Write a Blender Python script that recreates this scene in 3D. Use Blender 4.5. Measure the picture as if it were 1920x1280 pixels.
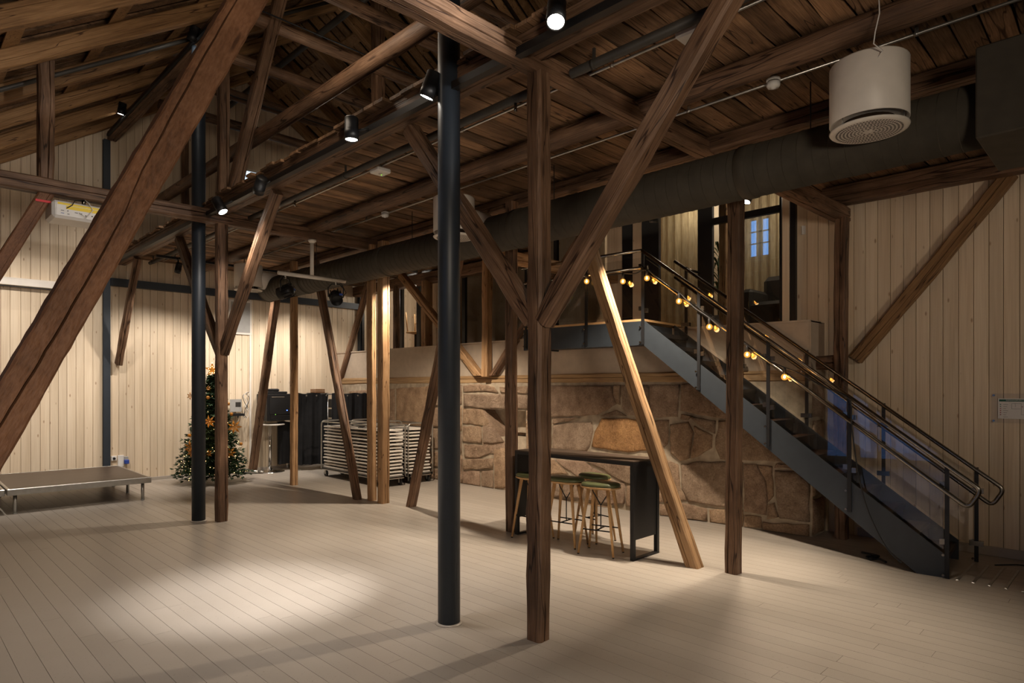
import bpy, bmesh, math, random
from mathutils import Vector, Matrix
random.seed(7)
for o in list(bpy.data.objects): bpy.data.objects.remove(o)
S = bpy.context.scene
COL = S.collection
R2 = math.sqrt(2)
# ------------------------------------------------------------------ camera, world, exposure
F, CX, HY, H = 1195.0, 960.0, 725.0, 1.8        # focal length (px), centre column, horizon row, eye height
cd = bpy.data.cameras.new('camera'); cam = bpy.data.objects.new('camera', cd); COL.objects.link(cam)
cam.location = (0, 0, H); cam.rotation_euler = (math.pi/2, 0, math.radians(-45))
cd.sensor_width = 36; cd.lens = F/1920*36; cd.shift_y = (HY-640)/1920
cd.clip_start = .05; cd.clip_end = 200
S.camera = cam
S.view_settings.view_transform = 'Standard'; S.view_settings.look = 'None'
S.view_settings.gamma = 1; S.view_settings.use_curve_mapping = False
S.view_settings.exposure = -0.2
S.cycles.use_denoising = True
S.cycles.max_bounces = 8; S.cycles.diffuse_bounces = 4; S.cycles.glossy_bounces = 3
S.cycles.transparent_max_bounces = 12; S.cycles.sample_clamp_indirect = 4
S.cycles.caustics_reflective = False; S.cycles.caustics_refractive = False
W = bpy.data.worlds.new('world'); S.world = W; W.use_nodes = True
W.node_tree.nodes['Background'].inputs[0].default_value = (.10, .19, .42, 1)   # winter dusk outside
W.node_tree.nodes['Background'].inputs[1].default_value = 2.6
NEUTRAL = (1, .90, .80); WARM = (1, .84, .66); AMBER = (1, .56, .22)
def light(kind, name, loc, target=None, power=100, color=WARM, size=60, blend=.5, radius=.05):
    l = bpy.data.lights.new(name, kind); o = bpy.data.objects.new(name, l); COL.objects.link(o)
    o.location = loc; l.energy = power; l.color = color
    if kind == 'SPOT': l.spot_size = math.radians(size); l.spot_blend = blend
    if kind != 'AREA': l.shadow_soft_size = radius
    else: l.size = radius
    if target is not None:
        o.rotation_euler = (Vector(target)-Vector(loc)).to_track_quat('-Z', 'Y').to_euler()
    return o
# lights without visible fittings: inferred room lamps, plus fills added for brightness
light('SPOT', 'lamp_row_hidden', (5.85, 1.60, 3.58), (5.2, 1.9, 0), 300, WARM, 78, 1, .05)
light('SPOT', 'lamp_near_track', (2.8, .4, 3.85), (1.5, 8.7, 3.75), 700, (1, .95, .90), 34, 1, .06)
light('SPOT', 'fill_right_wall', (4.4, -2.6, 2.6), (8.4, 1.4, 2.9), 165, WARM, 66, 1, .25)  # added fill to brighten the right board wall, no known fitting
light('POINT', 'fill_loft', (2.7, 5.6, 5.3), None, 52, WARM, radius=.3)  # added fill standing in for bounced light under the open roof
light('POINT', 'fill_loft_far', (4.6, 8.0, 5.6), None, 17, WARM, radius=.3)  # second added roof fill, further back, not a real lamp
light('SPOT', 'fill_hall_near', (-.6, -2.3, 2.1), (2.4, 3.6, 3.0), 640, WARM, 104, 1, .45)  # added frontal fill for the strut, posts and beams, no known source
light('SPOT', 'lamp_stage', (1.2, 10.2, 5.0), (1.2, 13.6, 1.0), 640, NEUTRAL, 80, .8, .08)
light('POINT', 'lamp_upper_room_far', (9.0, 12.1, 3.9), None, 45, NEUTRAL, radius=.15)
light('POINT', 'lamp_upper_room_near', (8.95, 3.3, 4.6), None, 55, WARM, radius=.15)
light('POINT', 'lamp_upper_room_door', (9.3, 5.3, 4.7), None, 18, WARM, radius=.15)

# ------------------------------------------------------------------ helpers
def P(x, y, X=None, Y=None, z=None, a=None):
    """photo pixel -> point on a plane of the building (X=, Y= or z=)"""
    k = (x-CX)/F; m = (HY-y)/F
    if X is not None: a = X*R2/(1+k)
    elif Y is not None: a = Y*R2/(1-k)
    elif z is not None: a = (z-H)/m
    return Vector((a*(1+k)/R2, a*(1-k)/R2, H+m*a))
def link(name, me, mat=None, parent=None, mw=None):
    o = bpy.data.objects.new(name, me); COL.objects.link(o)
    if mat is not None and not me.materials: me.materials.append(mat)
    if parent is not None: o.parent = parent
    if mw is not None: o.matrix_world = mw
    return o
def tag(o, label=None, cat=None, group=None, kind=None):
    if label: o['label'] = label
    if cat: o['category'] = cat
    if group: o['group'] = group
    if kind: o['kind'] = kind
    return o
def empty(name, loc, label, cat, rz=0, group=None):
    o = bpy.data.objects.new(name, None); COL.objects.link(o); o.empty_display_size = .1
    o.location = loc; o.rotation_euler = (0, 0, rz)
    return tag(o, label, cat, group)
class MB:
    def __init__(s): s.v = []; s.f = []; s.s = []
    def add(s, vs, fs, smooth=False):
        n = len(s.v); s.v += [tuple(v) for v in vs]
        s.f += [tuple(i+n for i in f) for f in fs]; s.s += [smooth]*len(fs); return s
    def box(s, x0, x1, y0, y1, z0, z1, c=0):
        if c <= 0:
            vs = [(x, y, z) for x in (x0, x1) for y in (y0, y1) for z in (z0, z1)]
            return s.add(vs, [(0,1,3,2),(4,6,7,5),(0,4,5,1),(2,3,7,6),(0,2,6,4),(1,5,7,3)])
        bm = bmesh.new(); bmesh.ops.create_cube(bm, size=1)
        for v in bm.verts: v.co = (x0+(v.co.x+.5)*(x1-x0), y0+(v.co.y+.5)*(y1-y0), z0+(v.co.z+.5)*(z1-z0))
        bmesh.ops.bevel(bm, geom=bm.edges[:], offset=c, segments=1, affect='EDGES')
        bm.verts.index_update(); s.add([v.co[:] for v in bm.verts], [[v.index for v in f.verts] for f in bm.faces]); bm.free(); return s
    def xf(s, M, n0=0):
        for i in range(n0, len(s.v)): s.v[i] = tuple(M @ Vector(s.v[i]))
        return s
    def ring(s, pts_list, close=True, cap=True, smooth=True):
        n = len(pts_list[0]); vs = [p for r in pts_list for p in r]; fs = []
        for i in range(len(pts_list)-1):
            for j in range(n if close else n-1):
                fs.append((i*n+j, i*n+(j+1) % n, (i+1)*n+(j+1) % n, (i+1)*n+j))
        n0 = len(s.v); s.add(vs, fs, smooth)
        if cap:
            L = len(pts_list)-1
            s.f.append(tuple(n0+j for j in range(n))[::-1]); s.f.append(tuple(n0+L*n+j for j in range(n))); s.s += [False, False]
        return s
    def tube(s, path, r, n=8, cap=True, r1=None):
        path = [Vector(p) for p in path]; rings = []; prev = None
        for i, p in enumerate(path):
            d = (path[min(i+1, len(path)-1)]-path[max(i-1, 0)]).normalized()
            if prev is None:
                u = d.orthogonal().normalized()
            else:
                u = (prev - d*prev.dot(d)).normalized()
            prev = u; w = d.cross(u)
            rr = r if r1 is None else r+(r1-r)*i/(len(path)-1)
            rings.append([p+(u*math.cos(2*math.pi*j/n)+w*math.sin(2*math.pi*j/n))*rr for j in range(n)])
        return s.ring(rings, True, cap)
    def lathe(s, prof, n=20, cap=True, c=(0, 0)):
        rings = [[(c[0]+r*math.cos(2*math.pi*j/n), c[1]+r*math.sin(2*math.pi*j/n), z) for j in range(n)] for r, z in prof]
        return s.ring(rings, True, cap)
    def prism(s, poly, axis, a0, a1):
        """poly of 2D points extruded along axis 0/1/2"""
        def pt(p, t):
            if axis == 0: return (t, p[0], p[1])
            if axis == 1: return (p[0], t, p[1])
            return (p[0], p[1], t)
        return s.ring([[pt(p, a0) for p in poly], [pt(p, a1) for p in poly]], True, True, False)
    def mesh(s, name):
        me = bpy.data.meshes.new(name); me.from_pydata(s.v, [], s.f)
        bm = bmesh.new(); bm.from_mesh(me)
        for f, sm in zip(bm.faces, s.s): f.smooth = sm
        bmesh.ops.recalc_face_normals(bm, faces=bm.faces[:]); bm.to_mesh(me); bm.free(); return me
    def build(s, name, mat, parent=None, mw=None): return link(name, s.mesh(name), mat, parent, mw)
def copy_tree(o, parent=None):
    c = o.copy(); COL.objects.link(c)
    if parent is not None: c.parent = parent
    for ch in list(o.children): copy_tree(ch, c)
    return c

# ------------------------------------------------------------------ materials
def mat_base(name):
    m = bpy.data.materials.new(name); m.use_nodes = True; nt = m.node_tree
    return m, nt, nt.nodes['Principled BSDF']
def simple(name, col, rough=.5, metal=0, spec=.5, noise=.06, emit=None, es=0):
    m, nt, b = mat_base(name); b.inputs['Roughness'].default_value = rough; b.inputs['Metallic'].default_value = metal
    b.inputs['Specular IOR Level'].default_value = spec
    if noise > 0:
        tc = nt.nodes.new('ShaderNodeTexCoord'); n = nt.nodes.new('ShaderNodeTexNoise'); n.inputs['Scale'].default_value = 9; n.inputs['Detail'].default_value = 3
        nt.links.new(tc.outputs['Object'], n.inputs['Vector'])
        r = nt.nodes.new('ShaderNodeValToRGB'); nt.links.new(n.outputs['Fac'], r.inputs[0])
        r.color_ramp.elements[0].position = .3; r.color_ramp.elements[1].position = .7
        r.color_ramp.elements[0].color = tuple(c*(1-noise*2) for c in col)+(1,); r.color_ramp.elements[1].color = tuple(min(1, c*(1+noise*2)) for c in col)+(1,)
        nt.links.new(r.outputs[0], b.inputs['Base Color'])
    else: b.inputs['Base Color'].default_value = col+(1,)
    if emit: b.inputs['Emission Color'].default_value = emit+(1,); b.inputs['Emission Strength'].default_value = es
    return m
def wood(name, cols, rough=.6, gs=(.7, 9, 9), fs=(5, 110, 110), bump=.35, world=False, var=.35, knot=.0, spec=.3, kcol=(.2, .1, .04), kscale=(1.0, 7, 7), stain=.0, cracks=.0):
    """grain runs along local X (or along world axis with the small scale)"""
    m, nt, b = mat_base(name); N = nt.nodes.new; L = nt.links.new
    b.inputs['Specular IOR Level'].default_value = spec
    oi = N('ShaderNodeObjectInfo')
    if world: src = N('ShaderNodeNewGeometry').outputs['Position']
    else: src = N('ShaderNodeTexCoord').outputs['Object']
    rm = N('ShaderNodeVectorMath'); rm.operation = 'SCALE'; rm.inputs[0].default_value = (13, 29, 41); L(oi.outputs['Random'], rm.inputs['Scale'])
    ad = N('ShaderNodeVectorMath'); ad.operation = 'ADD'; L(src, ad.inputs[0]); L(rm.outputs[0], ad.inputs[1])
    def mapped(sc):
        q = N('ShaderNodeVectorMath'); q.operation = 'MULTIPLY'; L(ad.outputs[0], q.inputs[0]); q.inputs[1].default_value = sc; return q.outputs[0]
    n1 = N('ShaderNodeTexNoise'); n1.inputs['Scale'].default_value = 1; n1.inputs['Detail'].default_value = 4; n1.inputs['Distortion'].default_value = .6; L(mapped(gs), n1.inputs['Vector'])
    n2 = N('ShaderNodeTexNoise'); n2.inputs['Scale'].default_value = 1; n2.inputs['Detail'].default_value = 3; L(mapped(fs), n2.inputs['Vector'])
    mx = N('ShaderNodeMath'); mx.operation = 'MULTIPLY_ADD'; L(n2.outputs['Fac'], mx.inputs[0]); mx.inputs[1].default_value = .45
    ms = N('ShaderNodeMath'); ms.operation = 'MULTIPLY'; L(n1.outputs['Fac'], ms.inputs[0]); ms.inputs[1].default_value = .55; L(ms.outputs[0], mx.inputs[2])
    r = N('ShaderNodeValToRGB'); L(mx.outputs[0], r.inputs[0]); e = r.color_ramp.elements
    e[0].position = .32; e[0].color = cols[0]+(1,); e[1].position = .68; e[1].color = cols[-1]+(1,)
    if len(cols) == 3: q = e.new(.5); q.color = cols[1]+(1,)
    hsv = N('ShaderNodeHueSaturation'); L(r.outputs[0], hsv.inputs['Color'])
    vr = N('ShaderNodeMapRange'); L(oi.outputs['Random'], vr.inputs[0]); vr.inputs[3].default_value = 1-var; vr.inputs[4].default_value = 1+var; L(vr.outputs[0], hsv.inputs['Value'])
    col = hsv.outputs[0]
    if knot > 0:
        vo = N('ShaderNodeTexVoronoi'); vo.inputs['Scale'].default_value = 1; L(mapped(kscale), vo.inputs['Vector'])
        kr = N('ShaderNodeValToRGB'); L(vo.outputs['Distance'], kr.inputs[0]); kr.color_ramp.elements[0].position = knot*.5; kr.color_ramp.elements[1].position = knot
        kr.color_ramp.elements[0].color = (1, 1, 1, 1); kr.color_ramp.elements[1].color = (0, 0, 0, 1)
        km = N('ShaderNodeMath'); km.operation = 'MULTIPLY'; L(kr.outputs[0], km.inputs[0]); km.inputs[1].default_value = .75
        mc = N('ShaderNodeMix'); mc.data_type = 'RGBA'; L(km.outputs[0], mc.inputs['Factor']); L(col, mc.inputs['A']); mc.inputs['B'].default_value = kcol+(1,); col = mc.outputs['Result']
    if cracks > 0:
        c1 = N('ShaderNodeTexNoise'); c1.inputs['Scale'].default_value = 1; c1.inputs['Detail'].default_value = 2; L(mapped(tuple(q*(1.0 if q > 2 else .9) for q in gs)), c1.inputs['Vector'])
        c2 = N('ShaderNodeMath'); c2.operation = 'SUBTRACT'; L(c1.outputs['Fac'], c2.inputs[0]); c2.inputs[1].default_value = .52
        c3 = N('ShaderNodeMath'); c3.operation = 'ABSOLUTE'; L(c2.outputs[0], c3.inputs[0])
        c4 = N('ShaderNodeValToRGB'); L(c3.outputs[0], c4.inputs[0]); c4.color_ramp.elements[0].position = cracks*.35; c4.color_ramp.elements[1].position = cracks
        c4.color_ramp.elements[0].color = (.22, .18, .16, 1); c4.color_ramp.elements[1].color = (1, 1, 1, 1)
        c5 = N('ShaderNodeMix'); c5.data_type = 'RGBA'; c5.blend_type = 'MULTIPLY'; c5.inputs['Factor'].default_value = 1; L(col, c5.inputs['A']); L(c4.outputs[0], c5.inputs['B']); col = c5.outputs['Result']
    if stain > 0:
        n3 = N('ShaderNodeTexNoise'); n3.inputs['Scale'].default_value = 2.2; n3.inputs['Detail'].default_value = 5; L(ad.outputs[0], n3.inputs['Vector'])
        sr = N('ShaderNodeValToRGB'); L(n3.outputs['Fac'], sr.inputs[0]); sr.color_ramp.elements[0].position = .42; sr.color_ramp.elements[1].position = .6
        sr.color_ramp.elements[0].color = (1-stain,)*3+(1,); sr.color_ramp.elements[1].color = (1, 1, 1, 1)
        mu = N('ShaderNodeMix'); mu.data_type = 'RGBA'; mu.blend_type = 'MULTIPLY'; mu.inputs['Factor'].default_value = 1; L(col, mu.inputs['A']); L(sr.outputs[0], mu.inputs['B']); col = mu.outputs['Result']
    L(col, b.inputs['Base Color'])
    b.inputs['Roughness'].default_value = rough
    if bump > 0:
        bp = N('ShaderNodeBump'); bp.inputs['Strength'].default_value = bump; bp.inputs['Distance'].default_value = .01; L(mx.outputs[0], bp.inputs['Height']); L(bp.outputs[0], b.inputs['Normal'])
    return m
M = {}
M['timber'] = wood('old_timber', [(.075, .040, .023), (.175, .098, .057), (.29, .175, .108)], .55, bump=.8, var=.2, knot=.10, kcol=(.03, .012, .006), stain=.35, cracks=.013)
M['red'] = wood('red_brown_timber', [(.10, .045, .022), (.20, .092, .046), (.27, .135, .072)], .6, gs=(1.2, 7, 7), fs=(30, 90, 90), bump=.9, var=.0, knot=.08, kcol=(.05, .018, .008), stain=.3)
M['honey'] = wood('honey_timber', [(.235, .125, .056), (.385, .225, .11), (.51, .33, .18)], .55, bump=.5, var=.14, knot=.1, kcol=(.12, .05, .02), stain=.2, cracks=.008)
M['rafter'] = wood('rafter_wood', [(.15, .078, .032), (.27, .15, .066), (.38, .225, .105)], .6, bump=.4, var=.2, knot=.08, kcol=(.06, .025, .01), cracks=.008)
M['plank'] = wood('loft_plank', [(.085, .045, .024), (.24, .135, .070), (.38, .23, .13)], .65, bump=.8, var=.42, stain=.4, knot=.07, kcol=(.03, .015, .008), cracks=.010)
M['board'] = wood('pale_wall_board', [(.60, .475, .33), (.70, .57, .415), (.77, .65, .49)], .5, gs=(7, 7, .45), fs=(70, 70, 1.6), bump=.06, world=True, var=.08, knot=.11, kcol=(.30, .17, .085), kscale=(8.5, 8.5, 3.2), spec=.3)
M['sill'] = wood('sill_timber', [(.24, .14, .065), (.38, .24, .12), (.47, .32, .17)], .6, bump=.5, var=.08, knot=.08, kcol=(.14, .07, .03))
M['oak'] = wood('oak_wood', [(.42, .235, .10), (.52, .31, .14), (.60, .38, .18)], .45, bump=.1, var=.06)
M['stagetop'] = wood('stage_plywood', [(.050, .034, .024), (.066, .046, .033), (.085, .06, .043)], .4, bump=.1, var=.04)
M['tread'] = wood('stair_tread', [(.020, .010, .007), (.036, .018, .011), (.055, .028, .016)], .4, bump=.1, var=.1)
# floor paint
def floor_mat():
    m, nt, b = mat_base('floor_paint'); N = nt.nodes.new; L = nt.links.new
    g = N('ShaderNodeNewGeometry'); n = N('ShaderNodeTexNoise'); n.inputs['Scale'].default_value = .9; n.inputs['Detail'].default_value = 8; L(g.outputs['Position'], n.inputs['Vector'])
    r = N('ShaderNodeValToRGB'); L(n.outputs['Fac'], r.inputs[0]); r.color_ramp.elements[0].position = .35; r.color_ramp.elements[1].position = .7
    r.color_ramp.elements[0].color = (.375, .33, .28, 1); r.color_ramp.elements[1].color = (.435, .388, .335, 1)
    oi = N('ShaderNodeObjectInfo'); vr = N('ShaderNodeMapRange'); L(oi.outputs['Random'], vr.inputs[0]); vr.inputs[3].default_value = .95; vr.inputs[4].default_value = 1.04
    h = N('ShaderNodeHueSaturation'); L(r.outputs[0], h.inputs['Color']); L(vr.outputs[0], h.inputs['Value'])
    n2 = N('ShaderNodeTexNoise'); n2.inputs['Scale'].default_value = 60; n2.inputs['Detail'].default_value = 2; L(g.outputs['Position'], n2.inputs['Vector'])
    r2 = N('ShaderNodeValToRGB'); L(n2.outputs['Fac'], r2.inputs[0]); r2.color_ramp.elements[0].position = .27; r2.color_ramp.elements[1].position = .33
    r2.color_ramp.elements[0].color = (.75, .72, .68, 1); r2.color_ramp.elements[1].color = (1, 1, 1, 1)
    mu = N('ShaderNodeMix'); mu.data_type = 'RGBA'; mu.blend_type = 'MULTIPLY'; mu.inputs['Factor'].default_value = 1; L(h.outputs[0], mu.inputs['A']); L(r2.outputs[0], mu.inputs['B'])
    L(mu.outputs['Result'], b.inputs['Base Color'])
    rr = N('ShaderNodeMapRange'); L(n.outputs['Fac'], rr.inputs[0]); rr.inputs[3].default_value = .26; rr.inputs[4].default_value = .44; L(rr.outputs[0], b.inputs['Roughness'])
    b.inputs['Specular IOR Level'].default_value = .4
    return m
M['floor'] = floor_mat()
def stone_mat(name='granite_rubble', warm=(1, 1, 1)):
    m, nt, b = mat_base(name); N = nt.nodes.new; L = nt.links.new
    g = N('ShaderNodeNewGeometry'); oi = N('ShaderNodeObjectInfo')
    n = N('ShaderNodeTexNoise'); n.inputs['Scale'].default_value = 5; n.inputs['Detail'].default_value = 9; n.inputs['Roughness'].default_value = .65; L(g.outputs['Position'], n.inputs['Vector'])
    r = N('ShaderNodeValToRGB'); L(n.outputs['Fac'], r.inputs[0]); e = r.color_ramp.elements
    e[0].position = .3; e[0].color = (.36, .265, .195, 1); e[1].position = .72; e[1].color = (.74, .59, .455, 1); q = e.new(.5); q.color = (.55, .42, .315, 1)
    tint = N('ShaderNodeValToRGB'); L(oi.outputs['Random'], tint.inputs[0]); t = tint.color_ramp.elements
    t[0].position = 0; t[0].color = (.92, .86, .82, 1); t[1].position = 1; t[1].color = (1.0, .92, .88, 1); q = t.new(.4); q.color = (1.08, .98, .84, 1); q = t.new(.7); q.color = (.82, .80, .78, 1)
    mu = N('ShaderNodeMix'); mu.data_type = 'RGBA'; mu.blend_type = 'MULTIPLY'; mu.inputs['Factor'].default_value = 1; L(r.outputs[0], mu.inputs['A']); L(tint.outputs[0], mu.inputs['B'])
    mw_ = N('ShaderNodeMix'); mw_.data_type = 'RGBA'; mw_.blend_type = 'MULTIPLY'; mw_.inputs['Factor'].default_value = 1; L(mu.outputs['Result'], mw_.inputs['A']); mw_.inputs['B'].default_value = warm+(1,)
    n3 = N('ShaderNodeTexNoise'); n3.inputs['Scale'].default_value = 55; n3.inputs['Detail'].default_value = 6; n3.inputs['Roughness'].default_value = .8; L(g.outputs['Position'], n3.inputs['Vector'])
    r3 = N('ShaderNodeValToRGB'); L(n3.outputs['Fac'], r3.inputs[0]); r3.color_ramp.elements[0].position = .34; r3.color_ramp.elements[1].position = .62; r3.color_ramp.elements[0].color = (.62, .58, .55, 1); r3.color_ramp.elements[1].color = (1.06, 1.04, 1.02, 1)
    ms_ = N('ShaderNodeMix'); ms_.data_type = 'RGBA'; ms_.blend_type = 'MULTIPLY'; ms_.inputs['Factor'].default_value = 1; L(mw_.outputs['Result'], ms_.inputs['A']); L(r3.outputs[0], ms_.inputs['B'])
    L(ms_.outputs['Result'], b.inputs['Base Color']); b.inputs['Roughness'].default_value = .9; b.inputs['Specular IOR Level'].default_value = .2
    n2 = N('ShaderNodeTexNoise'); n2.inputs['Scale'].default_value = 14; n2.inputs['Detail'].default_value = 12; n2.inputs['Roughness'].default_value = .74; n2.inputs['Distortion'].default_value = .4; L(g.outputs['Position'], n2.inputs['Vector'])
    bp = N('ShaderNodeBump'); bp.inputs['Strength'].default_value = 1; bp.inputs['Distance'].default_value = .07; L(n2.outputs['Fac'], bp.inputs['Height']); L(bp.outputs[0], b.inputs['Normal'])
    return m
M['stone'] = stone_mat()
M['orange_stone'] = stone_mat('ochre_stone', (1.12, .88, .55))
M['mortar'] = simple('mortar', (.42, .345, .255), .95, noise=.12, spec=.1)
M['plaster'] = simple('pale_plaster', (.47, .385, .30), .8, noise=.03, spec=.2)
M['seam'] = simple('floor_seam', (.09, .072, .055), .9, noise=.05, spec=.1)
M['dark'] = simple('dark_backing', (.035, .022, .014), .9, noise=.1, spec=.1)
M['backing'] = simple('board_backing', (.12, .075, .045), .9, noise=.1, spec=.1)
M['steel'] = simple('dark_painted_steel', (.020, .027, .037), .46, 0, .5, noise=.04)
M['stair'] = simple('slate_painted_steel', (.027, .033, .040), .42, 0, .5, noise=.04)
M['black'] = simple('black_metal', (.010, .010, .011), .45, 0, .4, noise=.03)
M['blackplastic'] = simple('black_plastic', (.012, .012, .013), .5, 0, .4, noise=.03)
M['duct'] = simple('duct_paint', (.060, .051, .038), .7, 0, .22, noise=.06)
M['pipe'] = simple('pipe_paint', (.045, .040, .034), .5, 0, .4, noise=.05)
M['galv'] = simple('galvanised_steel', (.50, .49, .46), .32, .9, noise=.06)
M['chrome'] = simple('chrome', (.72, .71, .69), .12, 1, noise=0)
M['brushed'] = simple('brushed_steel', (.25, .23, .20), .24, 1, noise=.03)
M['white'] = simple('white_paint', (.74, .69, .62), .45, noise=.02)
M['whiteplastic'] = simple('white_plastic', (.72, .70, .67), .4, noise=.02)
M['grey'] = simple('grey_plastic', (.36, .35, .33), .5, noise=.03)
M['green'] = simple('olive_leather', (.105, .115, .05), .35, noise=.06)
M['drape'] = simple('black_drape', (.012, .012, .013), .85, noise=.1, spec=.2)
M['yellow'] = simple('yellow_sticker', (.85, .62, .02), .5, noise=0)
M['blue'] = simple('blue_plastic', (.03, .07, .35), .4, noise=0)
M['red_tape'] = simple('red_tape', (.65, .01, .02), .5, noise=0)
M['lens'] = simple('lamp_lens', (1, 1, 1), .3, noise=0, emit=(1, .93, .82), es=40)
M['lensdim'] = simple('lamp_lens_small', (1, 1, 1), .3, noise=0, emit=(1, .9, .75), es=14)
M['led_blue'] = simple('blue_indicator', (.1, .2, 1), .3, noise=0, emit=(.1, .2, 1), es=6)
M['led_green'] = simple('green_indicator', (.1, 1, .2), .3, noise=0, emit=(.4, 1, .1), es=2)
M['fairy'] = simple('fairy_light', (1, .9, .6), .3, noise=0, emit=(1, .62, .25), es=6)
M['filament'] = simple('filament', (1, .7, .3), .3, noise=0, emit=(1, .55, .14), es=45)
M['needle'] = simple('fir_needles', (.030, .062, .022), .7, noise=.2)
M['gold'] = simple('gold_leaf', (.50, .20, .02), .4, noise=.1)
M['dusk'] = simple('dusk_pane', (.05, .1, .3), .3, noise=0, emit=(.20, .45, 1), es=2.4)
M['sky_pane'] = simple('sky_pane', (.3, .5, .8), .3, noise=0, emit=(.62, .82, 1), es=2.2)
M['dark_leather'] = simple('dark_upholstery', (.02, .017, .014), .7, noise=.08)
M['leaf'] = simple('plant_leaf', (.03, .06, .02), .5, noise=.1)
M['snow'] = simple('snowy_ground', (.7, .72, .78), .9, noise=.15)
M['copper'] = simple('brown_tray', (.25, .12, .05), .5, noise=.1)
M['paper'] = simple('paper', (.84, .79, .72), .6, noise=0)
M['signgreen'] = simple('sign_green', (.01, .09, .03), .5, noise=0)
M['ink'] = simple('print_ink', (.10, .08, .07), .7, noise=0)
M['redink'] = simple('red_print', (.35, .02, .01), .7, noise=0)
def glass(name, tint=(1, 1, 1), refl=1.0, ior=1.5):
    m, nt, b = mat_base(name); nt.nodes.remove(b); N = nt.nodes.new; L = nt.links.new
    out = [n for n in nt.nodes if n.type == 'OUTPUT_MATERIAL'][0]
    t = N('ShaderNodeBsdfTransparent'); t.inputs[0].default_value = tint+(1,)
    g = N('ShaderNodeBsdfGlossy'); g.inputs['Roughness'].default_value = 0; g.inputs[0].default_value = (refl, refl, refl, 1)
    f = N('ShaderNodeFresnel'); f.inputs['IOR'].default_value = ior
    gm = N('ShaderNodeNewGeometry'); iv = N('ShaderNodeMath'); iv.operation = 'SUBTRACT'; iv.inputs[0].default_value = 1; L(gm.outputs['Backfacing'], iv.inputs[1])
    pr = N('ShaderNodeMath'); pr.operation = 'MULTIPLY'; L(f.outputs[0], pr.inputs[0]); L(iv.outputs[0], pr.inputs[1])
    mx = N('ShaderNodeMixShader'); L(pr.outputs[0], mx.inputs[0]); L(t.outputs[0], mx.inputs[1]); L(g.outputs[0], mx.inputs[2]); L(mx.outputs[0], out.inputs[0])
    return m
M['glass'] = glass('clear_glass', (.96, .965, .965), ior=1.75)
M['acrylic'] = glass('clear_acrylic', (.96, .96, .96), .35, 1.35)
M['winglass'] = glass('window_glass', (.86, .87, .86))
M['amber'] = glass('amber_bulb_glass', (1, .74, .36))
def glow(m, col, st):
    nt = m.node_tree; out = [n for n in nt.nodes if n.type == 'OUTPUT_MATERIAL'][0]; src = out.inputs[0].links[0].from_socket
    e = nt.nodes.new('ShaderNodeEmission'); e.inputs[0].default_value = col+(1,); e.inputs[1].default_value = st
    a = nt.nodes.new('ShaderNodeAddShader'); nt.links.new(src, a.inputs[0]); nt.links.new(e.outputs[0], a.inputs[1]); nt.links.new(a.outputs[0], out.inputs[0])
glow(M['amber'], (1, .50, .10), .55)
def sheer():
    m, nt, b = mat_base('sheer_curtain'); nt.nodes.remove(b); N = nt.nodes.new; L = nt.links.new
    out = [n for n in nt.nodes if n.type == 'OUTPUT_MATERIAL'][0]
    g = N('ShaderNodeNewGeometry'); q = N('ShaderNodeVectorMath'); q.operation = 'MULTIPLY'; q.inputs[1].default_value = (60, 60, 5); L(g.outputs['Position'], q.inputs[0])
    n = N('ShaderNodeTexNoise'); n.inputs['Scale'].default_value = 1; n.inputs['Detail'].default_value = 5; L(q.outputs[0], n.inputs['Vector'])
    r = N('ShaderNodeValToRGB'); L(n.outputs['Fac'], r.inputs[0]); r.color_ramp.elements[0].position = .3; r.color_ramp.elements[1].position = .7
    r.color_ramp.elements[0].color = (.30, .25, .15, 1); r.color_ramp.elements[1].color = (.56, .48, .31, 1)
    d = N('ShaderNodeBsdfDiffuse'); L(r.outputs[0], d.inputs[0]); t2 = N('ShaderNodeBsdfTranslucent'); L(r.outputs[0], t2.inputs[0])
    a = N('ShaderNodeMixShader'); a.inputs[0].default_value = .4; L(d.outputs[0], a.inputs[1]); L(t2.outputs[0], a.inputs[2])
    t = N('ShaderNodeBsdfTransparent'); mx = N('ShaderNodeMixShader'); mx.inputs[0].default_value = .62; L(t.outputs[0], mx.inputs[1]); L(a.outputs[0], mx.inputs[2]); L(mx.outputs[0], out.inputs[0])
    return m
M['sheer'] = sheer()

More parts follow.
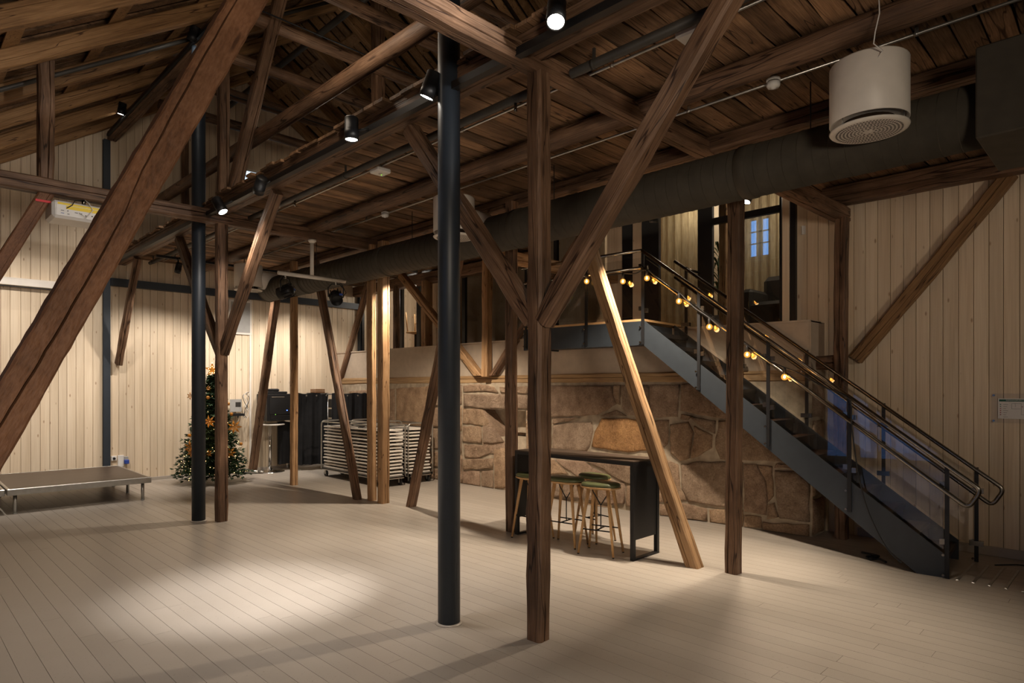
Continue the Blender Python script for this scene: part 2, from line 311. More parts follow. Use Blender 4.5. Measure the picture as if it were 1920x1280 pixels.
# ------------------------------------------------------------------ timber builder
def frame_for(p0, p1, up=None):
    d = (p1-p0).normalized()
    if abs(d.z) > .95: yv = Vector((0, 1, 0))
    else: yv = Vector((0, 0, 1)).cross(d).normalized()
    yv = (yv-d*yv.dot(d)).normalized(); zv = d.cross(yv)
    Mx = Matrix((d, yv, zv)).transposed().to_4x4(); Mx.translation = p0
    return Mx
def timber_mesh(Ln, w, h, rnd, crack=1.0, seg=None, rough=1.0, log=False):
    seg = seg or max(6, min(26, int(Ln/.22))); rings = []
    c1 = [rnd.uniform(-.25, .25) for _ in range(4)]; ph = [rnd.uniform(0, 6) for _ in range(8)]
    bow = [rnd.uniform(-.012, .012)*rough for _ in range(2)]
    for i in range(seg+1):
        t = i/seg; x = Ln*t; pts = []
        by = bow[0]*math.sin(math.pi*t); bz = bow[1]*math.sin(math.pi*t)
        j = lambda: rnd.uniform(-.004, .004)*rough
        if log:
            n = 14
            for q in range(n):
                an = 2*math.pi*q/n; rr = 1+.05*math.sin(2*an+ph[0])+.03*math.sin(3*an+ph[1]+t*3)+rnd.uniform(-.015, .015)
                if q == 3 and crack: rr -= .13*crack*max(0, math.sin(t*7+ph[2]))
                pts.append((x, by+w/2*rr*math.cos(an), bz+h/2*rr*math.sin(an)))
        else:
            a, b = w/2, h/2; ch = .010+.010*rnd.random()*rough
            k = [max(0, math.sin(math.pi*((t*1.15+ph[m]) % 1.0)))**.7*(.004+.004*rnd.random())*crack for m in range(4)]
            ky = [c1[m]+.06*math.sin(t*5+ph[m]) for m in range(4)]
            def face(p, q, m):   # crack on the face from p to q, inward normal n
                (y0, z0), (y1, z1) = p, q; s0 = .5+ky[m]; L_ = math.hypot(y1-y0, z1-z0); ty, tz = (y1-y0)/L_, (z1-z0)/L_; ny, nz = -tz, ty
                cy, cz = y0+(y1-y0)*s0, z0+(z1-z0)*s0; kk = k[m]
                return [(cy-ty*(kk+.0008), cz-tz*(kk+.0008)), (cy+ny*kk*3.2, cz+nz*kk*3.2), (cy+ty*(kk+.0008), cz+tz*(kk+.0008))]
            jj = [(j(), j()) for _ in range(4)]
            A = (-a+jj[0][0], -b+jj[0][1]); B = (a+jj[1][0], -b+jj[1][1]); C = (a+jj[2][0], b+jj[2][1]); D = (-a+jj[3][0], b+jj[3][1])
            loop = []
            for (p, q, m) in ((A, B, 0), (B, C, 1), (C, D, 2), (D, A, 3)):
                L_ = math.hypot(q[0]-p[0], q[1]-p[1]); ty, tz = (q[0]-p[0])/L_, (q[1]-p[1])/L_
                loop.append((p[0]+ty*ch, p[1]+tz*ch)); loop += face(p, q, m); loop.append((q[0]-ty*ch, q[1]-tz*ch))
            pts = [(x, by+y, bz+z) for y, z in loop]
        rings.append(pts)
    mb = MB(); mb.ring(rings, True, True, log); return mb
NT = [0]
def timber(name, p0, p1, w, h, label, cat, mat='timber', cut0=None, cut1=None, crack=1.0, rough=1.0, log=False, group=None):
    p0, p1 = Vector(p0), Vector(p1); NT[0] += 1; rnd = random.Random(NT[0]*17)
    Mx = frame_for(p0, p1); mb = timber_mesh((p1-p0).length, w, h, rnd, crack, None, rough, log)
    d = (p1-p0).normalized(); n = len(mb.v); per = 14 if log else 20
    Mi = Mx.inverted()
    for cut, idx, z in ((cut0, range(per), p0.z), (cut1, range(n-per, n), p1.z)):
        if cut:
            for i in idx:
                v = Mx @ Vector(mb.v[i]); v = v+d*((z-v.z)/d.z); mb.v[i] = tuple(Mi @ v)
    o = mb.build(name, M[mat], None, Mx)
    if label: tag(o, label, cat, group)
    return o

# ------------------------------------------------------------------ the setting
RX, RZ = 5.6, 8.27                       # roof ridge
def roof_z(X): return RZ-.67*(RX-X) if X < RX else RZ-.65*(X-RX)
LW, RW, EW, NW = -2.2, 8.45, 13.65, -5.0  # left wall, right board wall, end wall, near wall
fl = MB().box(LW-.2, RW+.2, NW-.2, EW+.2, -.14, -.016).build('floor', M['seam']); tag(fl, kind='structure')
bw = .1315; x = -1.2
while x < 8.42:
    y = -1.5-random.random()*2
    while y < EW-.02:
        ln = random.uniform(3.2, 4.6); y1 = min(y+ln, EW-.02)
        if EW-.02-y1 < .7: y1 = EW-.02
        MB().box(x+.0012, x+bw-.0012, y+.0009, y1-.0009, -.016, 0).build('floor_board', M['floor'], fl); y = y1
    x += bw
fb = MB().box(LW, -1.2-.002, NW, EW-.02, -.016, 0); fb.box(-1.2, 8.42, NW, -3.55, -.016, 0).build('floor_border', M['floor'], fl)
# end wall (gable): backing + boards up to the roof slope
we = MB(); pts = [(LW, 0), (12.2, 0), (12.2, roof_z(12.2)+.36), (RX, RZ+.36), (LW, roof_z(LW)+.36)]
we.prism(pts, 1, EW, EW+.15); we = we.build('wall_end', M['backing']); tag(we, kind='structure')
x = -1.6; wx0, wx1, wz0, wz1 = 5.95, 6.62, 5.86, 6.42
wc = P(466, 337, Y=EW); wx0, wx1, wz0, wz1 = wc.x-.16, wc.x+.40, wc.z-.32, wc.z+.22
while x < 12.0:
    w_ = random.choice((.125, .135, .135, .145)); a0, a1 = x+.002, x+w_-.002
    def col(z0, fz0, fz1):
        mb = MB(); t = .022; c = .004; n = 2
        rings = []
        for s_ in (0, 1):
            zz0, zz1 = (z0, fz0) if s_ == 0 else (z0, fz1)
        vs = []
        for (xx, yy) in ((a0, EW), (a0, EW-t+c), (a0+c, EW-t), (a1-c, EW-t), (a1, EW-t+c), (a1, EW)):
            vs.append((xx, yy))
        f = lambda xx: fz0+(fz1-fz0)*(xx-a0)/(a1-a0)
        mb.ring([[(q[0], q[1], z0) for q in vs], [(q[0], q[1], f(q[0])) for q in vs]], True, True, False)
        mb.build('wall_board', M['board'], we)
    zt0, zt1 = roof_z(a0)+.22, roof_z(a1)+.22
    if a1 > wx0 and a0 < wx1:
        col(.0, wz0, wz0); col(wz1, zt0, zt1)
    else: col(.0, zt0, zt1)
    x += w_
# small gable window
w2 = MB(); t_ = .05
for b in ((wx0, wx1, wz1-t_, wz1), (wx0, wx1, wz0, wz0+t_), (wx0, wx0+t_, wz0+t_, wz1-t_), (wx1-t_, wx1, wz0+t_, wz1-t_)):
    w2.box(b[0], b[1], EW-.05, EW+.02, b[2], b[3], .004)
w2 = w2.build('window_2', M['white']); tag(w2, kind='structure')
MB().box(wx0+t_, wx1-t_, EW-.012, EW-.004, wz0+t_, wz1-t_).build('pane', M['sky_pane'], w2)
MB().box(wx0-.09, wx1+.09, EW-.045, EW-.022, wz1, wz1+.09).build('casing', M['board'], w2)
# right board wall beyond the stair
wr = MB().box(RW, RW+.15, NW, 3.26, 0, 4.3).build('wall_right', M['backing']); tag(wr, kind='structure')
y = NW+.1
while y < 3.2:
    w_ = random.choice((.125, .135, .135, .145)); b0, b1 = y+.002, min(3.25, y+w_)-.002; t = .022; c = .004
    if b1-b0 > .03:
        vs = [(RW, b0), (RW-t+c, b0), (RW-t, b0+c), (RW-t, b1-c), (RW-t+c, b1), (RW, b1)]
        MB().ring([[(q[0], q[1], .0) for q in vs], [(q[0], q[1], 4.2) for q in vs]], True, True, False).build('wall_board', M['board'], wr)
    y += w_
bb = MB().box(RW-.036, RW-.023, NW, 2.5, 0, .10, .004).build('baseboard_right', M['floor']); tag(bb, kind='structure')
bb = MB().box(3.1, 8.3, EW-.036, EW-.023, 0, .06, .004).build('baseboard_end', M['floor']); tag(bb, kind='structure')
# left and near walls (behind the camera), with a window to the dusk outside
wl = MB(); wy0, wy1, wh0, wh1 = 1.6, 4.2, .10, 2.5; zl = roof_z(LW)+.36
for b in ((NW, wy0, 0, zl), (wy1, EW, 0, zl), (wy0, wy1, 0, wh0), (wy0, wy1, wh1, zl)): wl.box(LW-.15, LW, *b)
wl = wl.build('wall_left', M['board']); tag(wl, kind='structure')
w1 = MB()
for b in ((wy0, wy1, wh0, wh0+.07), (wy0, wy1, wh1-.07, wh1), (wy0, wy0+.07, wh0, wh1), (wy1-.07, wy1, wh0, wh1), (2.86, 2.94, wh0, wh1)): w1.box(LW-.12, LW-.04, *b)
w1 = w1.build('window_1', M['white']); tag(w1, kind='structure')
MB().box(LW-.085, LW-.075, wy0+.07, wy1-.07, wh0+.07, wh1-.07).build('pane', M['winglass'], w1)
wq = MB().box(12.2, 12.35, NW-.15, EW+.15, 0, roof_z(12.2)+.4).build('wall_far_right', M['board']); tag(wq, kind='structure')
wn = MB().prism([(LW, 0), (12.2, 0), (12.2, roof_z(12.2)+.36), (RX, RZ+.36), (LW, roof_z(LW)+.36)], 1, NW-.15, NW).build('wall_near', M['board']); tag(wn, kind='structure')
gd = MB().box(-60, LW-.2, -40, 60, -.5, -.3).build('snowy_ground', M['snow']); tag(gd, kind='structure')
# roof shell + sheathing boards parallel to the rafters + cross boards
rs = MB(); up = .33
rs.prism([(LW-.4, roof_z(LW-.4)+up), (RX, RZ+up), (12.6, roof_z(12.6)+up), (12.6, roof_z(12.6)+up+.12), (RX, RZ+up+.14), (LW-.4, roof_z(LW-.4)+up+.12)], 1, NW-.15, EW+.15)
rs = rs.build('ceiling_roof', M['dark']); tag(rs, kind='structure')
def slope_box(X0, X1, y0, y1, off, th, name, mat, parent):
    vs = [(X, yy, roof_z(X)+off+q) for X in (X0, X1) for yy in (y0, y1) for q in (0, th)]
    return MB().add(vs, [(0,1,3,2),(4,6,7,5),(0,4,5,1),(2,3,7,6),(0,2,6,4),(1,5,7,3)]).build(name, M[mat], parent)
y = 3.6
while y < EW-.1:
    w_ = random.uniform(.13, .25); g = random.choice((.012, .02, .03, .07))
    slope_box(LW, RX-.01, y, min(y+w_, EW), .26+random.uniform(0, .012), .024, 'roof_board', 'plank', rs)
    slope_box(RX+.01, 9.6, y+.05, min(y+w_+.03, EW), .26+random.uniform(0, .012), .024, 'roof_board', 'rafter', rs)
    y += w_+g
for q in [(-2.0+.98*i) for i in range(8)]:
    slope_box(q, q+.15, 3.6, EW-.02, .215, .03, 'roof_batten', 'rafter', rs)
for q in [(6.1+.62*i) for i in range(5)]:
    for yy in (4.2, 6.9, 9.6, 11.5):
        slope_box(q, q+.14, yy+random.random()*.8, min(yy+2.2, EW-.05), .215, .03, 'roof_batten', 'rafter', rs)
# loft floor = plank ceiling over the right half
ce = MB().box(3.2, 8.4, NW, 3.1, 4.256, 4.30).box(3.2, 7.9, 3.1, 7.6, 4.256, 4.30).box(3.2, 8.4, 7.6, EW, 4.256, 4.30).build('ceiling', M['dark']); tag(ce, kind='structure')
y = -.6
while y < EW-.05:
    w_ = random.uniform(.13, .20); g = random.uniform(.006, .022); y1 = min(y+w_, EW-.01)
    x0 = 3.12-random.uniform(0, .09); dz = random.uniform(0, .012); mb = MB(); n = 7
    n = 16; e0 = [random.uniform(-.008, .008) for _ in range(n)]; e1 = [random.uniform(-.008, .008) for _ in range(n)]
    rings = []
    for i in range(n):
        xx = x0+((7.95 if 3.0 < y < 7.5 else 8.38)-x0)*i/(n-1)
        rings.append([(xx, y+e0[i], 4.222+dz), (xx, y1+e1[i], 4.222+dz), (xx, y1+e1[i], 4.25+dz), (xx, y+e0[i], 4.25+dz)])
    mb.ring(rings, True, True, False).build('ceiling_plank', M['plank'], ce); y = y1+g

# ------------------------------------------------------------------ stone wall, sill, plaster band
SX = 7.74
def fX(y): return 7.95-(y-2.83)*.21/2.57 if y < 5.4 else SX     # the old wall bends outwards at its right end
def PW(px, py, off=0):
    X = SX
    for _ in range(6): X = fX(P(px, py, X=X).y)+off
    return P(px, py, X=X)
sw = MB()
n0 = P(905, 767, X=SX); n1 = P(985, 767, X=SX); n2_ = P(985, 848, X=SX); n3_ = P(951, 838, X=SX)
Yn0, Yn1, zn0, zn1 = n0.y, n1.y, .95, n0.z
# mortar core leaves a niche
sw.prism([(fX(2.86)+.015, 2.86), (SX+.015, 5.4), (8.3, 5.4), (8.3, 2.86)], 2, 0, 1.87)
for b in ((5.4, Yn1, 0, 1.87), (Yn0, EW-.03, 0, 1.87), (Yn1, Yn0, 0, .93), (Yn1, Yn0, zn1, 1.87)): sw.box(SX+.015, 8.3, *b)
sw.box(8.15, 8.3, Yn1, Yn0, .93, zn1); sw.box(8.02, 8.62, 2.95, EW-.03, 1.0, 2.46); sw.box(8.3, 8.62, 2.87, EW-.03, 0, 2.0)
sw = sw.build('wall_stone', M['mortar']); tag(sw, kind='structure')
def stone(poly, mat='stone', depth=None):
    rnd = random.Random(len(poly)*13+int(poly[0][0]*31+poly[0][1]*7) if not isinstance(poly[0], Vector) else random.random())
    pts = [PW(q[0], q[1]) for q in poly] if not isinstance(poly[0], Vector) else poly
    pts = [(p.y, p.z) for p in pts]; cy = sum(p[0] for p in pts)/len(pts); cz = sum(p[1] for p in pts)/len(pts)
    dens = []
    for i in range(len(pts)):
        a, b = pts[i], pts[(i+1) % len(pts)]; L_ = math.hypot(b[0]-a[0], b[1]-a[1]); n = max(1, min(6, int(L_/.09)))
        for j in range(n):
            t = j/n; s_ = .010 if j else .004
            dens.append((a[0]+(b[0]-a[0])*t+rnd.uniform(-s_, s_), max(.004, a[1]+(b[1]-a[1])*t+rnd.uniform(-s_, s_))))
    dp = depth if depth is not None else rnd.uniform(.022, .045); rings = []
    for (sc, out) in ((.985, -.05), (.985, dp*.45), (.955, dp*.9), (.86, dp*1.1), (.70, dp*1.2), (.50, dp*1.15), (.26, dp*1.25)):
        rings.append([(fX(cy+(y-cy)*sc)+.015-out-(rnd.uniform(-.0055, .0055) if sc < .98 else 0), cy+(y-cy)*sc, max(.003, cz+(z-cz)*sc)) for y, z in dens])
    return MB().ring(rings, True, True, True).build('stone', M[mat], sw)
ST = [
 [(867,723),(897,720),(926,725),(934,736),(910,733),(868,734)], [(936,725),(990,724),(990,737),(938,736)],
 [(868,738),(936,739),(992,740),(992,766),(906,766),(882,762),(868,763)], [(867,766),(904,767),(918,792),(913,798),(867,794)],
 [(867,798),(902,800),(904,830),(867,828)], [(905,801),(924,800),(945,828),(930,831),(906,831)],
 [(869,833),(923,835),(922,848),(897,859),(870,857)], [(926,841),(957,838),(957,914),(927,916)],
 [(868,861),(924,859),(924,879),(881,879),(868,880)], [(867,883),(899,882),(900,913),(867,909)], [(902,882),(924,881),(925,916),(903,914)],
 [(987,769),(1033,767),(1033,785),(987,786)], [(987,789),(1033,788),(1033,845),(987,845)],
 [(1000,722),(1149,722),(1150,742),(1157,757),(1120,778),(1037,782),(1000,784)], [(1151,721),(1164,721),(1163,759),(1158,757),(1151,741)],
 [(1166,721),(1216,721),(1217,782),(1176,778),(1167,765)], [(1218,721),(1275,720),(1271,782),(1219,783)],
 [(1277,719),(1375,719),(1375,785),(1345,783),(1300,775),(1276,770)],
 [(1036,797),(1071,791),(1109,791),(1112,809),(1106,837),(1100,846),(1036,846)], [(1036,785),(1088,783),(1070,788),(1036,795)],
 [(1124,780),(1155,768),(1175,780)],
 [(1228,787),(1254,787),(1252,832),(1240,842),(1229,830)], [(1257,795),(1290,790),(1300,810),(1292,860),(1275,865),(1258,850)],
 [(1302,797),(1335,815),(1335,840),(1310,855),(1295,860),(1303,812)], [(1278,776),(1298,779),(1290,787),(1277,785)], [(1293,780),(1342,788),(1340,813),(1315,800)],
 [(1346,788),(1400,786),(1440,835),(1475,865),(1350,862),(1340,838)], [(1275,870),(1315,864),(1393,866),(1393,952),(1357,951),(1290,940),(1277,915)],
 [(1236,945),(1285,943),(1325,953),(1326,977),(1298,975),(1237,967)], [(1329,955),(1393,956),(1393,986),(1330,979)],
 [(1395,868),(1418,869),(1435,902),(1439,940),(1436,966),(1395,960)], [(1452,880),(1490,882),(1518,905),(1518,980),(1462,972),(1455,930)],
 [(1420,871),(1448,874),(1450,930),(1441,941),(1437,900)], [(1441,945),(1452,942),(1460,970),(1440,974)],
 [(1395,964),(1427,969),(1428,990),(1395,988)], [(1430,978),(1518,984),(1518,1008),(1430,993)], [(1455,868),(1480,870),(1490,879),(1452,877)],
 [(1041,861),(1092,864),(1133,889),(1128,893),(1083,893),(1052,873)], [(1020,860),(1038,862),(1066,888),(1020,890)],
 [(1099,864),(1185,870),(1185,905),(1178,907),(1146,891),(1126,877)], [(1020,892),(1079,897),(1092,934),(1020,930)],
 [(1142,900),(1171,906),(1172,925),(1171,944),(1146,946),(1128,924)], [(1175,910),(1232,903),(1232,962),(1174,948)],
 [(1020,933),(1140,949),(1140,951),(1020,939)], [(1082,896),(1128,897),(1140,922),(1142,945),(1096,938)],
 [(1230,852),(1272,870),(1275,915),(1288,938),(1234,942)], [(960,846),(1015,849),(1015,930),(960,918)],
 [(655,733),(740,728),(740,800),(655,803)], [(742,728),(806,723),(800,760),(796,800),(742,800)],
 [(803,766),(825,764),(825,800),(800,800)], [(809,724),(826,723),(826,760),(806,762)], [(828,722),(865,721),(865,758),(828,760)], [(828,763),(865,762),(865,808),(828,808)],
 [(800,803),(830,803),(830,840),(802,842)], [(833,811),(865,811),(865,850),(833,850)], [(805,845),(840,853),(838,875),(806,876)], [(843,853),(866,853),(866,908),(843,906)], [(806,879),(840,878),(840,905),(808,902)],
 [(655,806),(720,806),(720,845),(655,845)], [(722,804),(798,804),(800,842),(722,845)], [(655,848),(720,848),(720,885),(655,880)], [(723,848),(802,845),(804,900),(723,888)],
]
for pl in ST: stone(pl)
stone([(1128,783),(1200,785),(1226,790),(1226,843),(1190,848),(1145,844),(1108,837),(1114,809)], 'orange_stone', .035)
for (z0, z1) in ((.02, .45), (.48, .93), (.96, 1.4), (1.43, 1.84)):   # return face of the wall end
    rnd = random.Random(int(z0*100)); vs = []
    rings = []
    for sc, out in ((1, 0), (.97, .02), (.8, .035), (.4, .04)):
        cxx, czz = 8.12, (z0+z1)/2
        base = [(7.96, z0), (8.1, z0+.01), (8.28, z0), (8.28, czz), (8.28, z1), (8.1, z1-.01), (7.96, z1), (7.96, czz)]
        rings.append([(cxx+(a-cxx)*sc, 2.86-out+rnd.uniform(-.006, .006), czz+(b-czz)*sc) for a, b in base])
    MB().ring(rings, True, True, True).build('stone', M['stone'], sw)
# niche interior stones
for (y0, y1, z0, z1) in ((Yn1+.02, Yn1+.42, .95, 1.18), (Yn1+.45, Yn0-.02, .95, 1.2), (Yn1+.02, Yn0-.02, 1.22, zn1-.03)):
    MB().box(8.10, 8.16, y0, y1, z0, z1, .015).build('stone', M['stone'], sw)
tri = [Vector((SX, p.y, p.z)) for p in (P(906, 768, X=SX), P(951, 838, X=SX), P(957, 850, X=SX), P(905, 850, X=SX))]
# splayed jamb: wedge stone closing the lower left of the niche
MB().ring([[(SX+.0, p.y, p.z) for p in tri], [(8.15, p.y, p.z) for p in tri]], True, True, False).build('stone', M['stone'], sw)
tr = MB().prism([(fX(2.9)+.02, 2.9), (SX+.02, 5.4), (SX+.02, EW-.03), (SX+.08, EW-.03), (SX+.08, 5.4), (fX(2.9)+.08, 2.9)], 2, 2.0, 2.585).build('wall_band', M['plaster']); tag(tr, kind='structure')
MB().prism([(fX(2.88), 2.88), (SX, 5.4), (SX, EW-.03), (8.3, EW-.03), (8.3, 2.88)], 2, 2.585, 2.61).build('band_cap', M['plaster'], tr)
MB().box(7.97, 8.42, 2.88, 2.92, 2.0, 2.6).build('band_end', M['plaster'], tr)
uf = MB().box(7.98, 8.45, 2.95, EW, 2.45, 2.58).box(8.45, 12.0, 2.0, EW, 2.45, 2.58).build('floor_upper', M['oak']); tag(uf, kind='structure')
# ------------------------------------------------------------------ upper room shell and glazing
ub = MB().box(10.3, 10.4, 1.0, EW, 2.5, 6).build('wall_upper', M['board']); tag(ub, kind='structure')
up_ = MB().box(8.45, 10.3, 10.85, 10.95, 2.5, 6).build('wall_added_partition', M['board']); tag(up_, kind='structure')  # added to keep the end room's light out of the middle room
up2 = MB().box(8.45, 10.3, 6.3, 6.4, 2.5, 6).build('wall_upper_middle', M['board']); tag(up2, kind='structure')
us = MB().box(8.6, 10.35, 1.95, 2.05, 2.5, 6).build('wall_upper_side', M['board']); tag(us, kind='structure')
GX = 8.36
def ypx(x, X=GX): return P(x, 700, X=X).y
gl = MB()
def bar(xa, xb, z0=2.6, z1=4.7, d=.06):
    y0, y1 = sorted((ypx(xa), ypx(xb))); gl.box(GX-.03, GX-.03+d, y0, y1, z0, z1)
for xa, xb in ((1206, 1237), (1310, 1337), (1463, 1467), (1483, 1493), (1169, 1187), (1040, 1046), (949, 953), (868, 874), (783, 789), (748, 756), (668, 681)): bar(xa, xb)
gl.box(GX-.03, GX+.03, ypx(1465), ypx(1338), 4.08, 4.17); gl.box(GX-.03, GX+.03, ypx(1490), 13.5, 4.62, 4.74); gl.box(GX-.03, GX+.03, ypx(1206), EW-.05, 2.6, 2.64)
gl = gl.build('window_3', M['black']); tag(gl, kind='structure')
for xa, xb in ((1238, 1309), (1338, 1463), (1047, 1139), (954, 1039), (875, 948), (790, 805), (757, 783), (682, 748)):
    y0, y1 = sorted((ypx(xa), ypx(xb)))
    MB().box(GX-.006, GX+.006, y0, y1, 2.62, 4.65).build('pane', M['winglass'], gl)
for (xa, xb) in ((1140, 1168), (1188, 1205), (1468, 1482), (806, 828)):
    y0, y1 = sorted((ypx(xa), ypx(xb))); yy = y0; n = max(1, round((y1-y0)/.135))
    for i in range(n): MB().box(GX-.03, GX+.03, y0+(y1-y0)*i/n+.003, y0+(y1-y0)*(i+1)/n-.003, 2.6, 4.7).build('wall_board', M['board'], gl)
MB().box(GX-.02, GX+.02, ypx(1205), ypx(1170), 2.6, 4.7).build('door_leaf', M['black'], gl)
# dusk window in the upper room behind a sheer curtain
WX = 9.75
p0, p1 = P(1441, 412, X=WX), P(1408, 478, X=WX)
wf = MB(); ya, yb, za, zb = p0.y-.03, p1.y+.03, p1.z-.03, p0.z+.03
wf.box(WX, WX+.05, ya-.6, ya, 2.6, 5.6); wf.box(WX, WX+.05, yb, 6.4, 2.6, 5.6); wf.box(WX, WX+.05, ya, yb, 2.6, za); wf.box(WX, WX+.05, ya, yb, zb, 5.6)
wf = wf.build('wall_upper_window', M['board']); tag(wf, kind='structure')
fr = MB(); ym = (ya+yb)/2
for b in ((ya, ya+.03, za, zb), (yb-.03, yb, za, zb), (ym-.05, ym+.05, za, zb), (ya, yb, za+(zb-za)*.33, za+(zb-za)*.33+.018), (ya, yb, za+(zb-za)*.66, za+(zb-za)*.66+.018)): fr.box(WX-.005, WX+.05, *b)
fr = fr.build('window_4', M['white']); tag(fr, kind='structure')
MB().box(WX+.02, WX+.03, ya, yb, za, zb).build('pane', M['dusk'], fr)
def curtain(name, X, y0, y1, z0, z1, label, mat='sheer', amp=.035, wl=.13, cat='curtain', along='Y'):
    n = int((y1-y0)/.02); top, bot = [], []; rnd = random.Random(int(y0*100)); ph = rnd.random()*6
    prof = []
    for i in range(n+1):
        yy = y0+(y1-y0)*i/n; xx = X+amp*math.sin(yy/wl*2*math.pi+ph+math.sin(yy*3)) + amp*.5*math.sin(yy/wl*3.7+ph)
        prof.append((xx, yy))
    mb = MB(); vs = []; fs = []
    for j in range(2):
        for (xx, yy) in prof:
            q = (xx, yy) if along == 'Y' else (yy, xx)
            vs.append((q[0], q[1], z0 if j == 0 else z1))
    m_ = n+1
    for i in range(n): fs.append((i, i+1, m_+i+1, m_+i))
    mb.add(vs, fs, True); o = mb.build(name, M[mat]); 
    if label: tag(o, label, cat)
    return o
curtain('sheer_curtain', 9.62, 3.0, ypx(1396, 9.62), 2.585, 5.5, 'beige sheer curtain in the upper room with a blue dusk window glowing through it')
curtain('sheer_curtain', 9.62, ypx(1312, 9.62), ypx(1236, 9.62), 2.585, 5.5, 'beige sheer curtain in the upper room seen between the two black door frames')
# dim furniture behind the glass
sofa = empty('sofa', (9.1, 3.35, 2.58), 'dark sofa in the upper room below the sheer curtain', 'sofa')
MB().box(-.3, .35, -.7, .7, .0, .42, .05).build('seat', M['dark_leather'], sofa); MB().box(.22, .42, -.72, .72, .3, .85, .07).build('backrest', M['dark_leather'], sofa)
for s in (-1, 1): MB().box(-.3, .4, s*.72-.09, s*.72+.09, .1, .62, .05).build('armrest', M['dark_leather'], sofa)
pl = empty('potted_plant', (P(1345, 500, X=8.95).x, P(1347, 500, X=8.95).y, 2.58), 'tall dark green plant in the upper room beside the orange lit post', 'plant')
MB().lathe([(.10, 0), (.13, .02), (.15, .28), (.14, .28), (.12, .26)], 16).build('pot', M['dark_leather'], pl)
MB().tube([(0, 0, .25), (.02, .01, .7), (0, 0, 1.15)], .012).build('stem', M['leaf'], pl)
for i in range(26):
    z = .55+i*.028; an = i*2.4; L_ = .26; mb = MB(); n = 6; up_, dn_ = [], []
    for j in range(n+1):
        t = j/n; rr = L_*t; wv = .022*math.sin(math.pi*min(1, t*.95+.05)); zz = z+.16*math.sin(t*2.2)-.1*t*t
        c_, s_ = math.cos(an), math.sin(an)
        up_.append((rr*c_-wv*s_, rr*s_+wv*c_, zz)); dn_.append((rr*c_+wv*s_, rr*s_-wv*c_, zz))
    mb.add(up_+dn_, [(j, j+1, n+2+j, n+1+j) for j in range(n)], True).build('leaf', M['leaf'], pl)
ch = empty('upturned_chair', P(783, 690, X=9.1), 'wooden chair standing upside down behind the upper glazing, legs in the air', 'chair', .4); ch.location.z = 2.62
MB().box(-.2, .2, -.2, .2, .44, .48, .01).build('seat', M['oak'], ch)
for sx in (-1, 1):
    for sy in (-1, 1): MB().tube([(sx*.17, sy*.17, .48), (sx*.2, sy*.2, .93)], .016, 6).build('leg', M['oak'], ch)
MB().tube([(.18, -.18, .7), (.18, .18, .7)], .011, 6).build('stretcher', M['oak'], ch)
MB().box(.16, .2, -.19, .19, 0, .44, .01).build('backrest', M['dark_leather'], ch)
# ------------------------------------------------------------------ timber frame
FY, GY = 3.09, 8.8
T = timber
T('timber_post', (3.36, FY, 0), (3.36, FY, 4.05), .135, .135, 'tall dark timber post in the near frame, just right of the round steel column', 'post', rough=1.6)
T('timber_post', (3.29, GY, 0), (3.29, GY, 4.0), .135, .135, 'dark timber post beside the far steel column, in front of the christmas tree', 'post', rough=1.5)
T('timber_post', (5.88, 2.85, 0), (5.95, 2.85, 4.05), .128, .128, 'brown timber post standing in front of the stair between table and steps', 'post')
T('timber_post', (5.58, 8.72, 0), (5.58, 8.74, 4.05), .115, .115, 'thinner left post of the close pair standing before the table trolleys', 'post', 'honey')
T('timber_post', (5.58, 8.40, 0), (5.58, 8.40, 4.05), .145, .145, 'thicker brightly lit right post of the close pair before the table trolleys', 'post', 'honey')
T('timber_post', (5.62, 5.62, 0), (5.62, 5.62, 4.1), .125, .125, 'timber post rising behind the left end of the black bar table', 'post')
T('timber_post', (5.44, 11.1, 0), (5.44, 11.1, 4.1), .115, .115, 'rounded timber post between the cocktail table and the black drapes', 'post', 'honey')
T('timber_post', (8.12, 2.58, 0), (8.12, 2.58, 3.8), .13, .13, 'dark post against the pale boards where the stone wall ends under the stair', 'post')
# longitudinal braces
T('timber_brace', (3.36, FY-.05, 2.26), (3.36, 1.56, 4.07), .125, .135, 'dark brace leaning up to the right from the near post, crossing the tie beam', 'brace', rough=1.4)
T('timber_brace', (3.36, FY+.05, 2.28), (3.36, 4.62, 4.07), .12, .13, 'dark brace leaning up to the left from the near post, passing behind the steel column', 'brace', rough=1.4)
T('timber_brace', (3.3, GY-.04, 2.26), (3.3, 7.15, 4.06), .12, .125, 'brace with a glossy edge leaning right from the post beside the far steel column', 'brace')
T('timber_brace', (3.3, GY+.06, 2.26), (3.3, 10.5, 4.06), .12, .125, 'brace leaning left from the post beside the far steel column, half hidden behind it', 'brace')
T('timber_brace', (3.2, 13.52, 2.22), (3.25, 12.5, 4.05), .11, .12, 'short cut-off brace ending in mid air on the end wall beside the stage', 'brace')
T('timber_brace', (5.47, 8.97, 0), (5.55, 10.5, 4.02), .115, .125, 'slanting dark strut crossing the left end of the table trolley down to the floor', 'brace', cut0='z')
T('timber_brace', (5.71, 7.86, 0), (5.68, 6.58, 4.02), .115, .125, 'slanting strut with its foot on open floor right of the paired posts', 'brace', cut0='z')
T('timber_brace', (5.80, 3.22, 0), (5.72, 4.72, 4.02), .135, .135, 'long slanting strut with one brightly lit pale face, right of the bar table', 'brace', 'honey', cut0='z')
T('timber_brace', (5.6, 13.3, 0), (5.6, 12.05, 4.02), .14, .14, 'slanting strut between the christmas tree and the cocktail table', 'brace', cut0='z')
